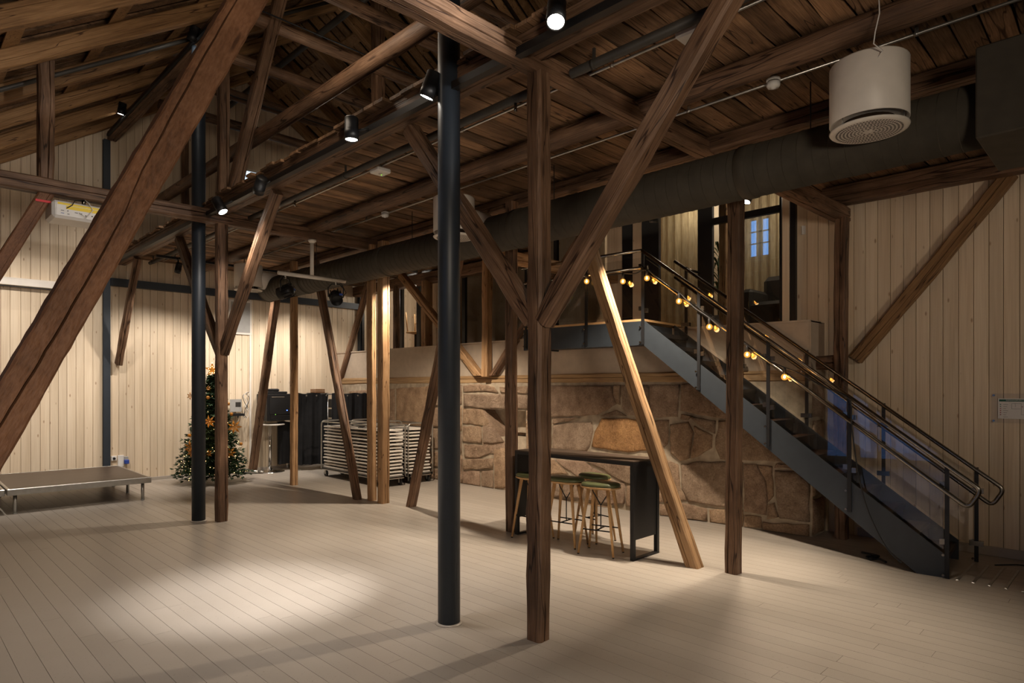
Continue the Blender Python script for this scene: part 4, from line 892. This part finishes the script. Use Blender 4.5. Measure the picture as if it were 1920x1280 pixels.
# tactile strips before the first step
for i in range(5):
    y = 1.265-.12*i; o = MB().box(7.12, 7.93, y-.012, y+.012, 0, .006, .003).build('tactile_strip', M['galv'])
    tag(o, 'metal tactile strip on the floor, %s from the bottom step' % ('first', 'second', 'third', 'fourth', 'fifth')[i], 'strip', 'tactile strips before the stair')
# festoon of bulbs along the near rail
fe = empty('bulb_string', (SXn-.3, 4.5, 3.3), 'black cable with round amber bulbs strung along the stair rail', 'string lights'); Fi = Matrix.Translation((-SXn+.3, -4.5, -3.3))
def PB(px, py, lx=-.075):
    y = near_s(px, lx)-S0; X = SXn+lx*math.cos(TH_)-y*math.sin(TH_)
    return P(px, py, X=X)
bl = [PB(a, b) for a, b in ((1100, 527), (1168, 527), (1213, 521), (1273, 564), (1330, 612), (1401, 664), (1471, 706))]
path = []
for i, b in enumerate(bl):
    path.append(b+Vector((0, .0, .10)))
    if i < len(bl)-1: path.append((b+bl[i+1])/2+Vector((0, 0, .075)))
path = [PB(1060, 508), PB(1082, 512)]+path+[PB(a, b) for a, b in ((1500, 700), (1545, 725), (1592, 748), (1597, 800), (1608, 880), (1622, 940), (1642, 990), (1665, 1030), (1690, 1055))]
def smooth(pts, n=5):
    pts = [Vector(p) for p in pts]; out = []
    for i in range(len(pts)-1):
        p0_, p1_, p2_, p3_ = pts[max(0, i-1)], pts[i], pts[i+1], pts[min(len(pts)-1, i+2)]
        for j in range(n):
            t = j/n; out.append(.5*((2*p1_)+(p2_-p0_)*t+(2*p0_-5*p1_+4*p2_-p3_)*t*t+(3*p1_-p0_-3*p2_+p3_)*t**3))
    out.append(pts[-1]); return out
MB().tube([Fi @ v for v in smooth(path)], .007, 7).build('cable', M['blackplastic'], fe)
for b in bl:
    c = Fi @ b
    MB().lathe([(.012, .025), (.017, .03), (.018, .085), (.010, .10)], 12).xf(Matrix.Translation(c)).build('socket', M['blackplastic'], fe)
    g = MB().lathe([(.004, -.038)]+[(.036*math.cos(q), .036*math.sin(q)-.003) for q in [math.radians(v) for v in range(-70, 71, 20)]]+[(.012, .032)], 16).xf(Matrix.Translation(c)).build('bulb', M['amber'], fe)
    MB().lathe([(.003, -.02), (.011, -.012), (.013, 0), (.009, .012), (.003, .02)], 10).xf(Matrix.Translation(c)).build('filament', M['filament'], g)
    light('POINT', 'bulb_light', b+Vector((-.06, 0, -.02)), None, .9, AMBER, radius=.03)
rod('power_cable', [(7.98, 1.1, .006), (8.15, .95, .006), (8.25, .7, .006), (8.3, .45, .02), (8.32, .2, .05)], .006, 'black cable lying on the floor along the right wall', 'cable', 'blackplastic', 7)
o = MB().tube(smooth([(7.3, 1.9, .012), (7.36, 1.98, .02), (7.3, 2.05, .012), (7.38, 2.1, .015), (7.5, 2.02, .012), (7.55, 2.2, .012)]), .012, 7).build('cable_coil', M['blackplastic']); tag(o, 'coiled end of black cable on the floor under the stair', 'cable')
# evacuation plan
ev = empty('evacuation_plan', (RW-.03, 1.02, 1.57), 'evacuation plan behind clear acrylic on the right board wall', 'sign')
MB().box(-.004, .0, -.25, .17, -.15, .16).build('acrylic_plate', M['acrylic'], ev)
MB().box(.0, .003, -.20, .115, -.105, .108).build('paper_sheet', M['paper'], ev)
MB().box(-.002, .0, -.19, .105, .075, .098).build('green_header', M['signgreen'], ev)
for y_, z_ in ((.15, .14), (.15, -.13), (-.23, .14), (-.23, -.13)): MB().tube([(.006, y_, z_), (-.012, y_, z_)], .010, 12).build('stand_off', M['brushed'], ev)
mb = MB()
for b in ((-.0, -.08, .055, .053), (-.0, -.08, .0, -.002), (-.0, -.002, .055, -.0), (-.08, -.082, .055, -.06), (-.08, -.17, -.06, -.062), (-.10, -.17, .03, .028), (-.17, -.172, .03, -.06), (-.12, -.122, .03, -.06), (-.1, -.17, -.02, -.022), (-.03, -.032, .055, .02), (-.02, -.08, .056, .0555)):
    y0, y1 = sorted(b[:2]); z0, z1 = sorted(b[2:]); mb.box(-.0015, 0, y0, y1, z0, z1)
mb.build('floor_plan', M['ink'], ev)
for i in range(6): MB().box(-.0015, 0, .088, .098, .042-.022*i, .050-.022*i).build('legend_symbol', M['signgreen'] if i < 2 else M['redink'], ev)
mb = MB()
for i in range(7): mb.box(-.0015, 0, .03+.008*(i % 3), .07, .044-.022*i, .047-.022*i)
mb.build('legend_line', M['ink'], ev)
MB().box(-.0016, 0, -.092, -.084, .018, .026).build('you_are_here_mark', M['redink'], ev)
fc = bpy.data.curves.new('header_text', 'FONT'); fc.body = 'RØMNINGSPLAN 1.ETG'; fc.size = .017; fc.align_x = 'CENTER'; fc.materials.append(M['paper']); fc.extrude = .0002
tmp = bpy.data.objects.new('tmp_text', fc); COL.objects.link(tmp); dg = bpy.context.evaluated_depsgraph_get(); tme = bpy.data.meshes.new_from_object(tmp.evaluated_get(dg)); bpy.data.objects.remove(tmp)
ft = bpy.data.objects.new('header_text', tme); COL.objects.link(ft); ft.parent = ev; ft.matrix_local = Matrix.Translation((-.0025, -.042, .081)) @ Matrix(((0, 0, -1, 0), (-1, 0, 0, 0), (0, 1, 0, 0), (0, 0, 0, 1)))
# ------------------------------------------------------------------ bar table and stools
bt = empty('bar_table', (5.775, 4.62, 0), 'tall black bar table with closed ends and dark wooden top before the stone wall', 'table')
hx, hy, ht, tb = .245, .86, 1.03, .042
MB().box(-hx, hx, -hy, hy, ht-.012, ht).build('tabletop', M['stagetop'], bt)
MB().box(-hx, hx, -hy, hy, ht-.05, ht-.012).build('apron', M['black'], bt)
for s in (-1, 1):
    y0, y1 = (-hy, -hy+tb) if s < 0 else (hy-tb, hy)
    fr_ = MB().box(-hx, -hx+tb, y0, y1, 0, ht-.05).box(hx-tb, hx, y0, y1, 0, ht-.05).box(-hx+tb, hx-tb, y0, y1, 0, .022).build('leg_frame', M['black'], bt)
    ym_ = (y0+y1)/2; MB().box(-hx+tb, hx-tb, ym_-.012, ym_+.012, .21, ht-.05).build('end_panel', M['black'], bt)
def stool(x, y, rz, label):
    o = empty('bar_stool', (x, y, 0), label, 'stool', rz, 'bar stools at the black table')
    def oval(sx, sy, z, n=28, p=2.6): 
        r_ = []
        for j in range(n):
            a = 2*math.pi*j/n; c, s = math.cos(a), math.sin(a); r_.append((sx*math.copysign(abs(c)**(2/p), c), sy*math.copysign(abs(s)**(2/p), s), z))
        return r_
    MB().ring([oval(.11, .18, .700), oval(.14, .215, .712), oval(.145, .22, .722), oval(.14, .215, .728)], True, True).build('seat_shell', M['oak'], o)
    MB().ring([oval(.135, .21, .728), oval(.14, .215, .738), oval(.138, .212, .755), oval(.12, .195, .768), oval(.06, .11, .772)], True, True).build('cushion', M['green'], o)
    for sx in (-1, 1):
        for sy in (-1, 1):
            lg = MB().tube([(sx*.075, sy*.11, .705), (sx*.10, sy*.145, .45), (sx*.145, sy*.20, .012)], .021, 10, r1=.012).build('leg', M['oak'], o)
            MB().tube([(sx*.145, sy*.20, .012), (sx*.146, sy*.201, 0)], .012, 8).build('foot_glide', M['black'], lg)
    zf = .27; fx_, fy_ = .118, .168
    MB().tube([(-fx_, -fy_, zf), (-fx_, fy_, zf)], .008, 6).tube([(fx_, -fy_, zf), (fx_, fy_, zf)], .008, 6).tube([(-fx_, 0, zf), (fx_, 0, zf)], .008, 6).build('footrest', M['black'], o)
    MB().tube([(0, 0, zf), (0, 0, .52)], .006, 6).tube([(0, 0, .52), (0, .09, .66), (0, .10, .705)], .006, 6).tube([(0, 0, .52), (0, -.09, .66), (0, -.10, .705)], .006, 6).build('y_brace', M['black'], o)
stool(5.56, 4.20, .25, 'front bar stool with green seat nearest the right end of the table')
stool(5.60, 4.72, .15, 'green bar stool in the middle, partly hidden by the near timber post')
stool(6.02, 4.64, -.2, 'green bar stool on the wall side of the table, behind the front one')
stool(5.55, 5.20, .1, 'leftmost green bar stool, peeking out left of the near timber post')
# ------------------------------------------------------------------ stage
def deck(c, ax, ay, lx, ly, label, legs):
    o = empty('stage_deck', (c.x, c.y, 0), label, 'stage', math.atan2(ax.y, ax.x), 'stage decks by the end wall')
    z = .365
    MB().box(.02, lx-.02, .02, ly-.02, z-.02, z).build('deck_board', M['stagetop'], o)
    MB().box(0, lx, 0, .04, z-.09, z+.002, .008).box(0, lx, ly-.04, ly, z-.09, z+.002, .008).box(0, .04, .04, ly-.04, z-.09, z+.002, .008).box(lx-.04, lx, .04, ly-.04, z-.09, z+.002, .008).build('edge_profile', M['galv'], o)
    for (a, b) in legs:
        lg = MB().tube([(a, b, 0.012), (a, b, z-.06)], .024, 14).build('leg', M['galv'], o); MB().tube([(a, b, 0), (a, b, .014)], .027, 14).build('foot_cap', M['grey'], lg)
A0 = P(284, 894, z=.365); B0 = P(13, 918, z=.365); axv = (A0-B0); axv.z = 0; Ls = axv.length
deck(B0, axv, None, Ls, 2.1, 'low stage deck with dark top and grey metal edge at the end wall', [(.1, .1), (Ls-.1, .1), (.1, 1.98), (Ls-.1, 1.98), (Ls-.1, 1.0)])
u = axv.normalized(); deck(B0-u*(2.02), axv, None, 2.0, 1.95, 'second low stage deck cut off by the left edge of the picture', [(.1, .1), (1.9, .1), (.1, 1.83), (1.9, 1.83)])
# wall sockets by the stage
def plate(px, py, w_, h_, name, label, mat, extra=None):
    p = P(px, py, Y=EW-.022); o = empty(name, p, label, 'socket'); MB().box(-w_/2, w_/2, -.03, 0, -h_/2, h_/2, .006).build('plate', M[mat], o)
    if extra: extra(o)
    return o
plate(213, 859, .09, .09, 'wall_socket', 'small white wall socket with a black plug beside the stage', 'whiteplastic', lambda o: MB().tube([(0, -.03, 0), (0, -.06, 0)], .022, 12).build('plug', M['black'], o))
plate(226, 864, .10, .22, 'junction_box', 'tall white junction box between the two sockets beside the stage', 'whiteplastic')
plate(236, 859, .07, .08, 'power_socket', 'grey industrial socket with a blue flap beside the stage', 'grey', lambda o: MB().box(-.04, .04, -.08, -.02, -.10, -.02, .01).build('flap', M['blue'], o))
wp = P(450, 595, Y=EW-.022); o = empty('wall_panel', wp, 'grey hatch panel with white frame on the end wall behind the brace', 'panel')
MB().box(-.24, .24, -.03, 0, -.36, .36).build('frame', M['white'], o); MB().box(-.2, .2, -.034, -.028, -.32, .32).build('infill', M['grey'], o)
q = P(469, 800, Y=EW-.03); o = MB().box(q.x-.018, q.x+.018, EW-.05, EW-.022, .06, 3.66).build('trim_1', M['white']); tag(o, kind='structure')
o = MB().prism([(8.427, 3.11), (8.38, 3.14), (8.427, 3.17)], 2, 3.75, 3.86).build('wall_sign', M['whiteplastic']); tag(o, 'small white wedge-shaped sign on the boards just right of the black steel post', 'sign')
# ------------------------------------------------------------------ christmas tree
ct = empty('christmas_tree', (4.52, 12.55, 0), 'decorated christmas tree with warm lights half hidden behind the steel column', 'tree')
rnd = random.Random(3); mb = MB(); TH = 2.02; tips = []
for lvl in range(34):
    t = lvl/33; z = .22+t*(TH-.25); R = .66*(1-t)**.9+.04; nb = int(20*(1-t))+6
    for b in range(nb):
        an = 2*math.pi*(b+rnd.random()*.7)/nb+lvl; rr = R*rnd.uniform(.72, 1.05); dz = -.10*rr/.6+rnd.uniform(-.04, .05)
        c_, s_ = math.cos(an), math.sin(an); tips.append((rr*c_, rr*s_, z+dz))
        for k in range(8):
            f = .06+.94*(k+rnd.random())/8; base = Vector((rr*f*c_, rr*f*s_, z+dz*f))
            for m_ in range(5):
                da = an+rnd.uniform(-1.1, 1.1); ln = rnd.uniform(.05, .10); tip = base+Vector((math.cos(da)*ln, math.sin(da)*ln, rnd.uniform(-.045, .035)))
                pv = Vector((-math.sin(da), math.cos(da), rnd.uniform(-.6, .6))).normalized()*.015
                md = (base+tip)/2
                mb.add([base, md+pv*1.3, tip, md-pv*1.3], [(0, 1, 2, 3)])
fol = mb.build('foliage', M['needle'], ct); fol['kind'] = 'stuff'
mb = MB()
for p_ in tips:
    if rnd.random() < .36:
        r_ = .0075; q_ = rnd.uniform(.75, 1.0); x_, y_, z_ = p_[0]*q_, p_[1]*q_, p_[2]+.01
        mb.add([(x_+r_, y_, z_), (x_-r_, y_, z_), (x_, y_+r_, z_), (x_, y_-r_, z_), (x_, y_, z_+r_), (x_, y_, z_-r_)], [(0,2,4),(2,1,4),(1,3,4),(3,0,4),(2,0,5),(1,2,5),(3,1,5),(0,3,5)], True)
fa = mb.build('fairy_lights', M['fairy'], ct); fa['kind'] = 'stuff'
MB().tube([(0, 0, .1), (0, 0, TH)], .03, 8, r1=.008).build('trunk', M['timber'], ct)
for k in range(4):
    a = k*math.pi/2+.4; MB().tube([(0, 0, .14), (.25*math.cos(a), .25*math.sin(a), .012)], .012, 6).build('stand_foot', M['black'], ct)
def leafcluster(p_, s):
    o_ = MB()
    for k in range(7):
        an = 2*math.pi*k/7; d = Vector((math.cos(an), 0, math.sin(an))); pv = Vector((-math.sin(an), 0, math.cos(an))); n0_ = len(o_.v)
        pts = [Vector((0, 0, 0)), d*.5*s+pv*.16*s+Vector((0, -.02, 0)), d*s+Vector((0, .01, 0)), d*.5*s-pv*.16*s+Vector((0, -.02, 0))]
        o_.add([(v.x, v.y, v.z) for v in pts], [(0, 1, 2, 3)])
    rot = Matrix.Rotation(math.radians(-38), 4, 'Z')
    o_.xf(Matrix.Translation(p_) @ rot).build('gold_flower', M['gold'], ct)
for (px, py, s) in ((358, 838, .13), (393, 790, .12), (440, 800, .14), (432, 848, .11), (358, 742, .08), (391, 728, .05), (392, 850, .07), (360, 848, .1)):
    q = P(px, py, Y=12.1+(.0 if py > 780 else .25)); leafcluster(q-ct.location, s)
for (px, py) in ((428, 757), (434, 776), (355, 816), (390, 745), (452, 832)):
    q = P(px, py, Y=12.2)-ct.location; MB().lathe([(.004, -.032), (.022, -.024), (.032, 0), (.022, .024), (.004, .032)], 12).xf(Matrix.Translation(q)).build('bauble', M['gold'], ct)
star = MB(); pts = []
for k in range(10):
    r_ = .14 if k % 2 == 0 else .055; a = math.pi/2+k*math.pi/5; pts.append((r_*math.cos(a), r_*math.sin(a)))
rot = Matrix.Rotation(math.radians(-25), 4, 'Z'); star.prism(pts, 1, -.012, .012); star.xf(Matrix.Translation((0, 0, TH+.10)) @ rot).build('star', M['gold'], ct)
mb = MB()
for k in range(10):
    r_ = .13 if k % 2 == 0 else .05; a = math.pi/2+k*math.pi/5
    for s_ in ((.5, 1) if k % 2 == 0 else (1,)):
        v = rot @ Vector((r_*s_*math.cos(a), -.02, r_*s_*math.sin(a))); x_, y_, z_ = v.x, v.y, v.z+TH+.10; r0 = .010
        mb.add([(x_+r0, y_, z_), (x_-r0, y_, z_), (x_, y_+r0, z_), (x_, y_-r0, z_), (x_, y_, z_+r0), (x_, y_, z_-r0)], [(0,2,4),(2,1,4),(1,3,4),(3,0,4),(2,0,5),(1,2,5),(3,1,5),(0,3,5)], True)
mb.build('star_lights', M['fairy'], ct)
light('POINT', 'tree_glow', (4.2, 12.0, 1.0), None, 3, AMBER, radius=.3)
# ------------------------------------------------------------------ things along the end wall
k_ = empty('cocktail_table', (5.93, 13.2, 0), 'round white cocktail table on a chrome pole and foot', 'table')
MB().lathe([(.01, .985), (.29, .988), (.30, .998), (.30, 1.008), (.29, 1.012), (.01, 1.012)], 40).build('tabletop', M['white'], k_)
MB().tube([(0, 0, .03), (0, 0, .985)], .035, 18).build('pole', M['chrome'], k_)
MB().lathe([(.30, 0), (.30, .008), (.20, .02), (.06, .045), (.04, .09), (.035, .1)], 40).build('foot', M['chrome'], k_)
rk = empty('equipment_rack', (6.12, 13.28, 1.38), 'black wall-mounted equipment rack with a dark door and blue light', 'rack')
MB().box(-.29, .29, -.18, .34, -.30, .27, .008).build('cabinet', M['black'], rk)
MB().box(-.24, .24, -.188, -.18, -.16, .23).build('door_glass', M['blackplastic'], rk); MB().box(-.2, .08, -.194, -.186, .195, .212).build('handle_bar', M['galv'], rk)
for i in range(3): MB().box(-.22, .22, -.19, -.18, -.28+.035*i, -.25+.035*i).build('device', M['blackplastic'], rk)
MB().box(.13, .15, -.194, -.186, -.09, -.075).build('indicator', M['led_blue'], rk); MB().box(-.12, -.11, -.194, -.186, -.17, -.162).build('indicator', M['led_green'], rk)
ap = empty('mixer', (6.05, 13.3, 1.65), 'low black mixer lying on top of the equipment rack', 'mixer'); MB().box(-.25, .25, -.15, .2, .0, .05, .01).build('body', M['black'], ap); MB().box(-.18, .12, -.05, .2, .05, .11, .02).build('cover', M['blackplastic'], ap)
sh = empty('wall_shelf', (5.13, 13.48, 1.22), 'narrow black wall shelf right of the christmas tree', 'shelf'); MB().box(-.26, .33, -.14, .14, -.025, .025).build('shelf_board', M['black'], sh)
for i in range(4): MB().box(-.2+.13*i, -.18+.13*i, -.13, -.11, -.06, -.025).build('hook', M['black'], sh)
o = MB().box(5.22, 5.46, 13.5, 13.508, 1.28, 1.54).build('poster_holder', M['grey']); tag(o, 'paper notice in a clear holder on the wall shelf', 'notice')
MB().box(5.33, 5.44, 13.497, 13.5, 1.38, 1.48).build('printed_picture', M['dark_leather'], o)
o = empty('black_bag', (4.98, 13.42, 1.25), 'small black bag on the left end of the wall shelf', 'bag'); MB().ring([[(.09*math.cos(a)*s, .07*math.sin(a)*s, z) for a in [2*math.pi*j/12 for j in range(12)]] for s, z in ((.9, 0), (1, .05), (.85, .11), (.45, .15))], True, True).build('body', M['drape'], o)
o = empty('cable_bundle', (5.52, 13.45, 1.5), 'tangle of cables hanging on the wall beside the rack', 'cables'); rnd = random.Random(9)
for k in range(4): MB().tube(smooth([(rnd.uniform(-.07, .07), rnd.uniform(-.05, .05), .18-.09*j+rnd.uniform(-.03, .03)) for j in range(7)]), .006, 5).build('cable', M['whiteplastic'] if k % 2 else M['black'], o)
# black drapes
def drape(name, pts, z0, z1, label, seed):
    rnd = random.Random(seed); pts = [Vector(p) for p in pts]; cols_ = []; L_ = 0
    for a, b in zip(pts[:-1], pts[1:]):
        n = max(2, int((b-a).length/.03))
        for j in range(n): cols_.append((a+(b-a)*j/n, (b-a).normalized().orthogonal()))
    cols_.append((pts[-1], (pts[-1]-pts[-2]).normalized().orthogonal()))
    vs = []; fs = []; nz = 8; m_ = len(cols_)
    for k in range(nz+1):
        t = k/nz; z = z1+(z0-z1)*t
        for i, (p_, n_) in enumerate(cols_):
            nn = Vector((0, -1, 0)); w = .012+.03*t; d_ = w*math.sin(i*.75+seed)+w*.6*math.sin(i*1.9+seed*2+t*2)
            vs.append((p_.x+d_*.5, p_.y+d_, z+(.012*math.sin(i*.5) if k == 0 else 0)))
    for k in range(nz):
        for i in range(m_-1): fs.append((k*m_+i, k*m_+i+1, (k+1)*m_+i+1, (k+1)*m_+i))
    o = MB().add(vs, fs, True).build(name, M['drape']); tag(o, label, 'drape')
    e = o
    for i in range(3, m_-2, 7):
        p_ = cols_[i][0]; MB().lathe([(.010, 0), (.018, .001), (.018, .004), (.010, .005)], 10).xf(Matrix.Translation((p_.x, p_.y-.03, z1-.05)) @ Matrix.Rotation(math.radians(90), 4, 'X')).build('eyelet', M['galv'], e)
    return o
drape('black_drape', [(6.42, 13.1, 0), (6.5, 12.85, 0), (7.05, 12.75, 0)], .12, 1.66, 'black eyelet drape hanging between the rack and the table trolley', 1)
drape('black_drape', [(6.96, 12.45, 0), (7.2, 12.3, 0), (7.62, 12.1, 0), (7.66, 12.5, 0)], .55, 1.66, 'black drape pulled over a tall stack behind the left end of the trolley', 2)
drape('black_drape', [(6.1, 13.2, 0), (6.45, 13.16, 0)], .14, 1.05, 'short black cloth hanging below the equipment rack', 3)
ds = empty('drape_stand', (6.75, 12.9, 0), 'metal frame that holds the black drapes, feet showing below', 'stand')
MB().tube([(-.35, 0.1, 1.64), (.85, -.35, 1.64)], .014, 8).build('crossbar', M['galv'], ds)
for x_, y_ in ((-.33, .09), (.3, -.12), (.84, -.35)): MB().tube([(x_, y_, .0), (x_, y_, 1.64)], .014, 8).build('upright', M['galv'], ds); MB().box(x_-.1, x_+.1, y_-.03, y_+.03, 0, .02).build('foot', M['galv'], ds)
cr = empty('crate_stack', (7.3, 12.6, 0), 'dark stack of crates and trays under the black drape', 'crates')
for k in range(7): MB().box(-.18, .26, -.2, .3, .02+.22*k, .02+.22*k+.19, .015).build('crate', M['blackplastic'], cr)
for k in range(3):
    o = MB().box(6.88, 7.10, 13.0, 13.25, 1.665+.03*k, 1.69+.03*k, .004).build('wooden_tray', M['copper'], None); o.rotation_euler = (0, 0, 0); tag(o, ('bottom', 'middle', 'top')[k]+' tray of the small brown pile on top of the drape frame', 'tray', 'brown trays on the drape frame')
o = MB().box(6.8, 7.15, 12.98, 13.27, 1.645, 1.665).build('shelf_board', M['blackplastic']); tag(o, 'thin black board bridging the drape frame under the brown trays', 'board')
o = empty('power_strip', P(458, 888, z=0), 'white power strip with a coiled cord on the floor beside the tree', 'power strip', .5); MB().box(-.12, .12, -.03, .03, 0, .04, .006).build('body', M['whiteplastic'], o)
MB().tube(smooth([(.12, 0, .02), (.2, .03, .03), (.24, -.03, .06), (.16, -.05, .03), (.12, .02, .01)]), .007, 6).build('cord', M['whiteplastic'], o)
o = empty('glass_bottle', P(476, 884, z=.04), 'clear bottle-like lamp lying on the floor beside the slanting strut', 'bottle', -.8); MB().tube([(-.12, 0, 0), (.1, 0, 0)], .036, 12).build('body', M['galv'], o); MB().tube([(.1, 0, 0), (.2, 0, 0)], .022, 10).build('neck', M['galv'], o)
# ------------------------------------------------------------------ table trolleys
NTH = ['lowest', 'second', 'third', 'fourth', 'fifth', 'sixth', 'seventh', 'eighth', 'ninth', 'tenth', 'eleventh', 'twelfth', 'thirteenth', 'fourteenth']
def trolley(x0, x1, y0, y1, label, grp, lab_t, nt=14):
    o = empty('table_trolley', ((x0+x1)/2, (y0+y1)/2, 0), label, 'trolley'); w_, l_ = (x1-x0)/2, (y1-y0)/2
    MB().box(-w_, w_, -l_, l_, .155, .175).box(-w_, -w_+.03, -l_, l_, .135, .18).box(w_-.03, w_, -l_, l_, .135, .18).box(-w_, w_, -l_, -l_+.03, .135, .18).box(-w_, w_, l_-.03, l_, .135, .18).build('deck', M['galv'], o)
    for y_ in (-l_+.02, 0, l_-.02):
        MB().tube(fillet([(-w_-.012, y_, .16), (-w_-.012, y_, 1.12), (w_+.012, y_, 1.12), (w_+.012, y_, .16)], .09), .013, 10).build('hoop', M['galv'], o)
    for x_ in (-w_-.012, w_+.012): MB().tube(fillet([(x_, -l_+.02, .17), (x_, -l_+.02, 1.10), (x_, -.02, 1.10)], .09), .011, 8).tube(fillet([(x_, .03, 1.0), (x_, .03, 1.10), (x_, l_-.02, 1.10), (x_, l_-.02, .17)], .09), .011, 8).build('side_rail', M['galv'], o)
    for sx in (-1, 1):
        for y_ in (-l_+.08, 0, l_-.08):
            c = MB().tube([(sx*(w_-.06)-.016, y_, .06), (sx*(w_-.06)+.016, y_, .06)], .06, 16).build('caster', M['blackplastic'], o)
            MB().box(sx*(w_-.06)-.026, sx*(w_-.06)-.018, y_-.02, y_+.02, .05, .155).box(sx*(w_-.06)+.018, sx*(w_-.06)+.026, y_-.02, y_+.02, .05, .155).build('fork', M['galv'], c)
    proto = None; rnd = random.Random(int(y0*10+x0*100))
    for k in range(nt):
        if proto is None:
            t = empty('folding_table', (0, 0, 0), 'x', 'folding table', group=grp)
            MB().box(-w_+.02, w_-.02, -l_+.05, l_-.05, 0, .029, .006).build('tabletop', M['white'], t)
            MB().tube(fillet([(-w_+.09, -l_+.2, .032), (-w_+.09, -.1, .032), (w_-.09, -.1, .032), (w_-.09, -l_+.2, .032)], .05), .010, 6).build('leg_frame', M['black'], t)
            MB().tube(fillet([(-w_+.09, l_-.2, .032), (-w_+.09, .1, .032), (w_-.09, .1, .032), (w_-.09, l_-.2, .032)], .05), .010, 6).build('leg_frame', M['black'], t)
            proto = t
        else: t = copy_tree(proto)
        t['label'] = ('%s white folding table counted from the bottom on the %s trolley' % (NTH[k], lab_t))
        t.location = ((x0+x1)/2+rnd.uniform(-.012, .012), (y0+y1)/2+rnd.uniform(-.02, .02), .182+.0625*k); t.rotation_euler = (rnd.uniform(-.004, .004), 0, rnd.uniform(-.006, .006))
trolley(6.38, 6.86, 9.62, 11.82, 'front metal trolley loaded with white folding tables behind the paired posts', 'folding tables on the front trolley', 'front')
trolley(6.98, 7.52, 9.66, 11.7, 'rear metal trolley with folding tables, next to the stone wall', 'folding tables on the rear trolley', 'rear')
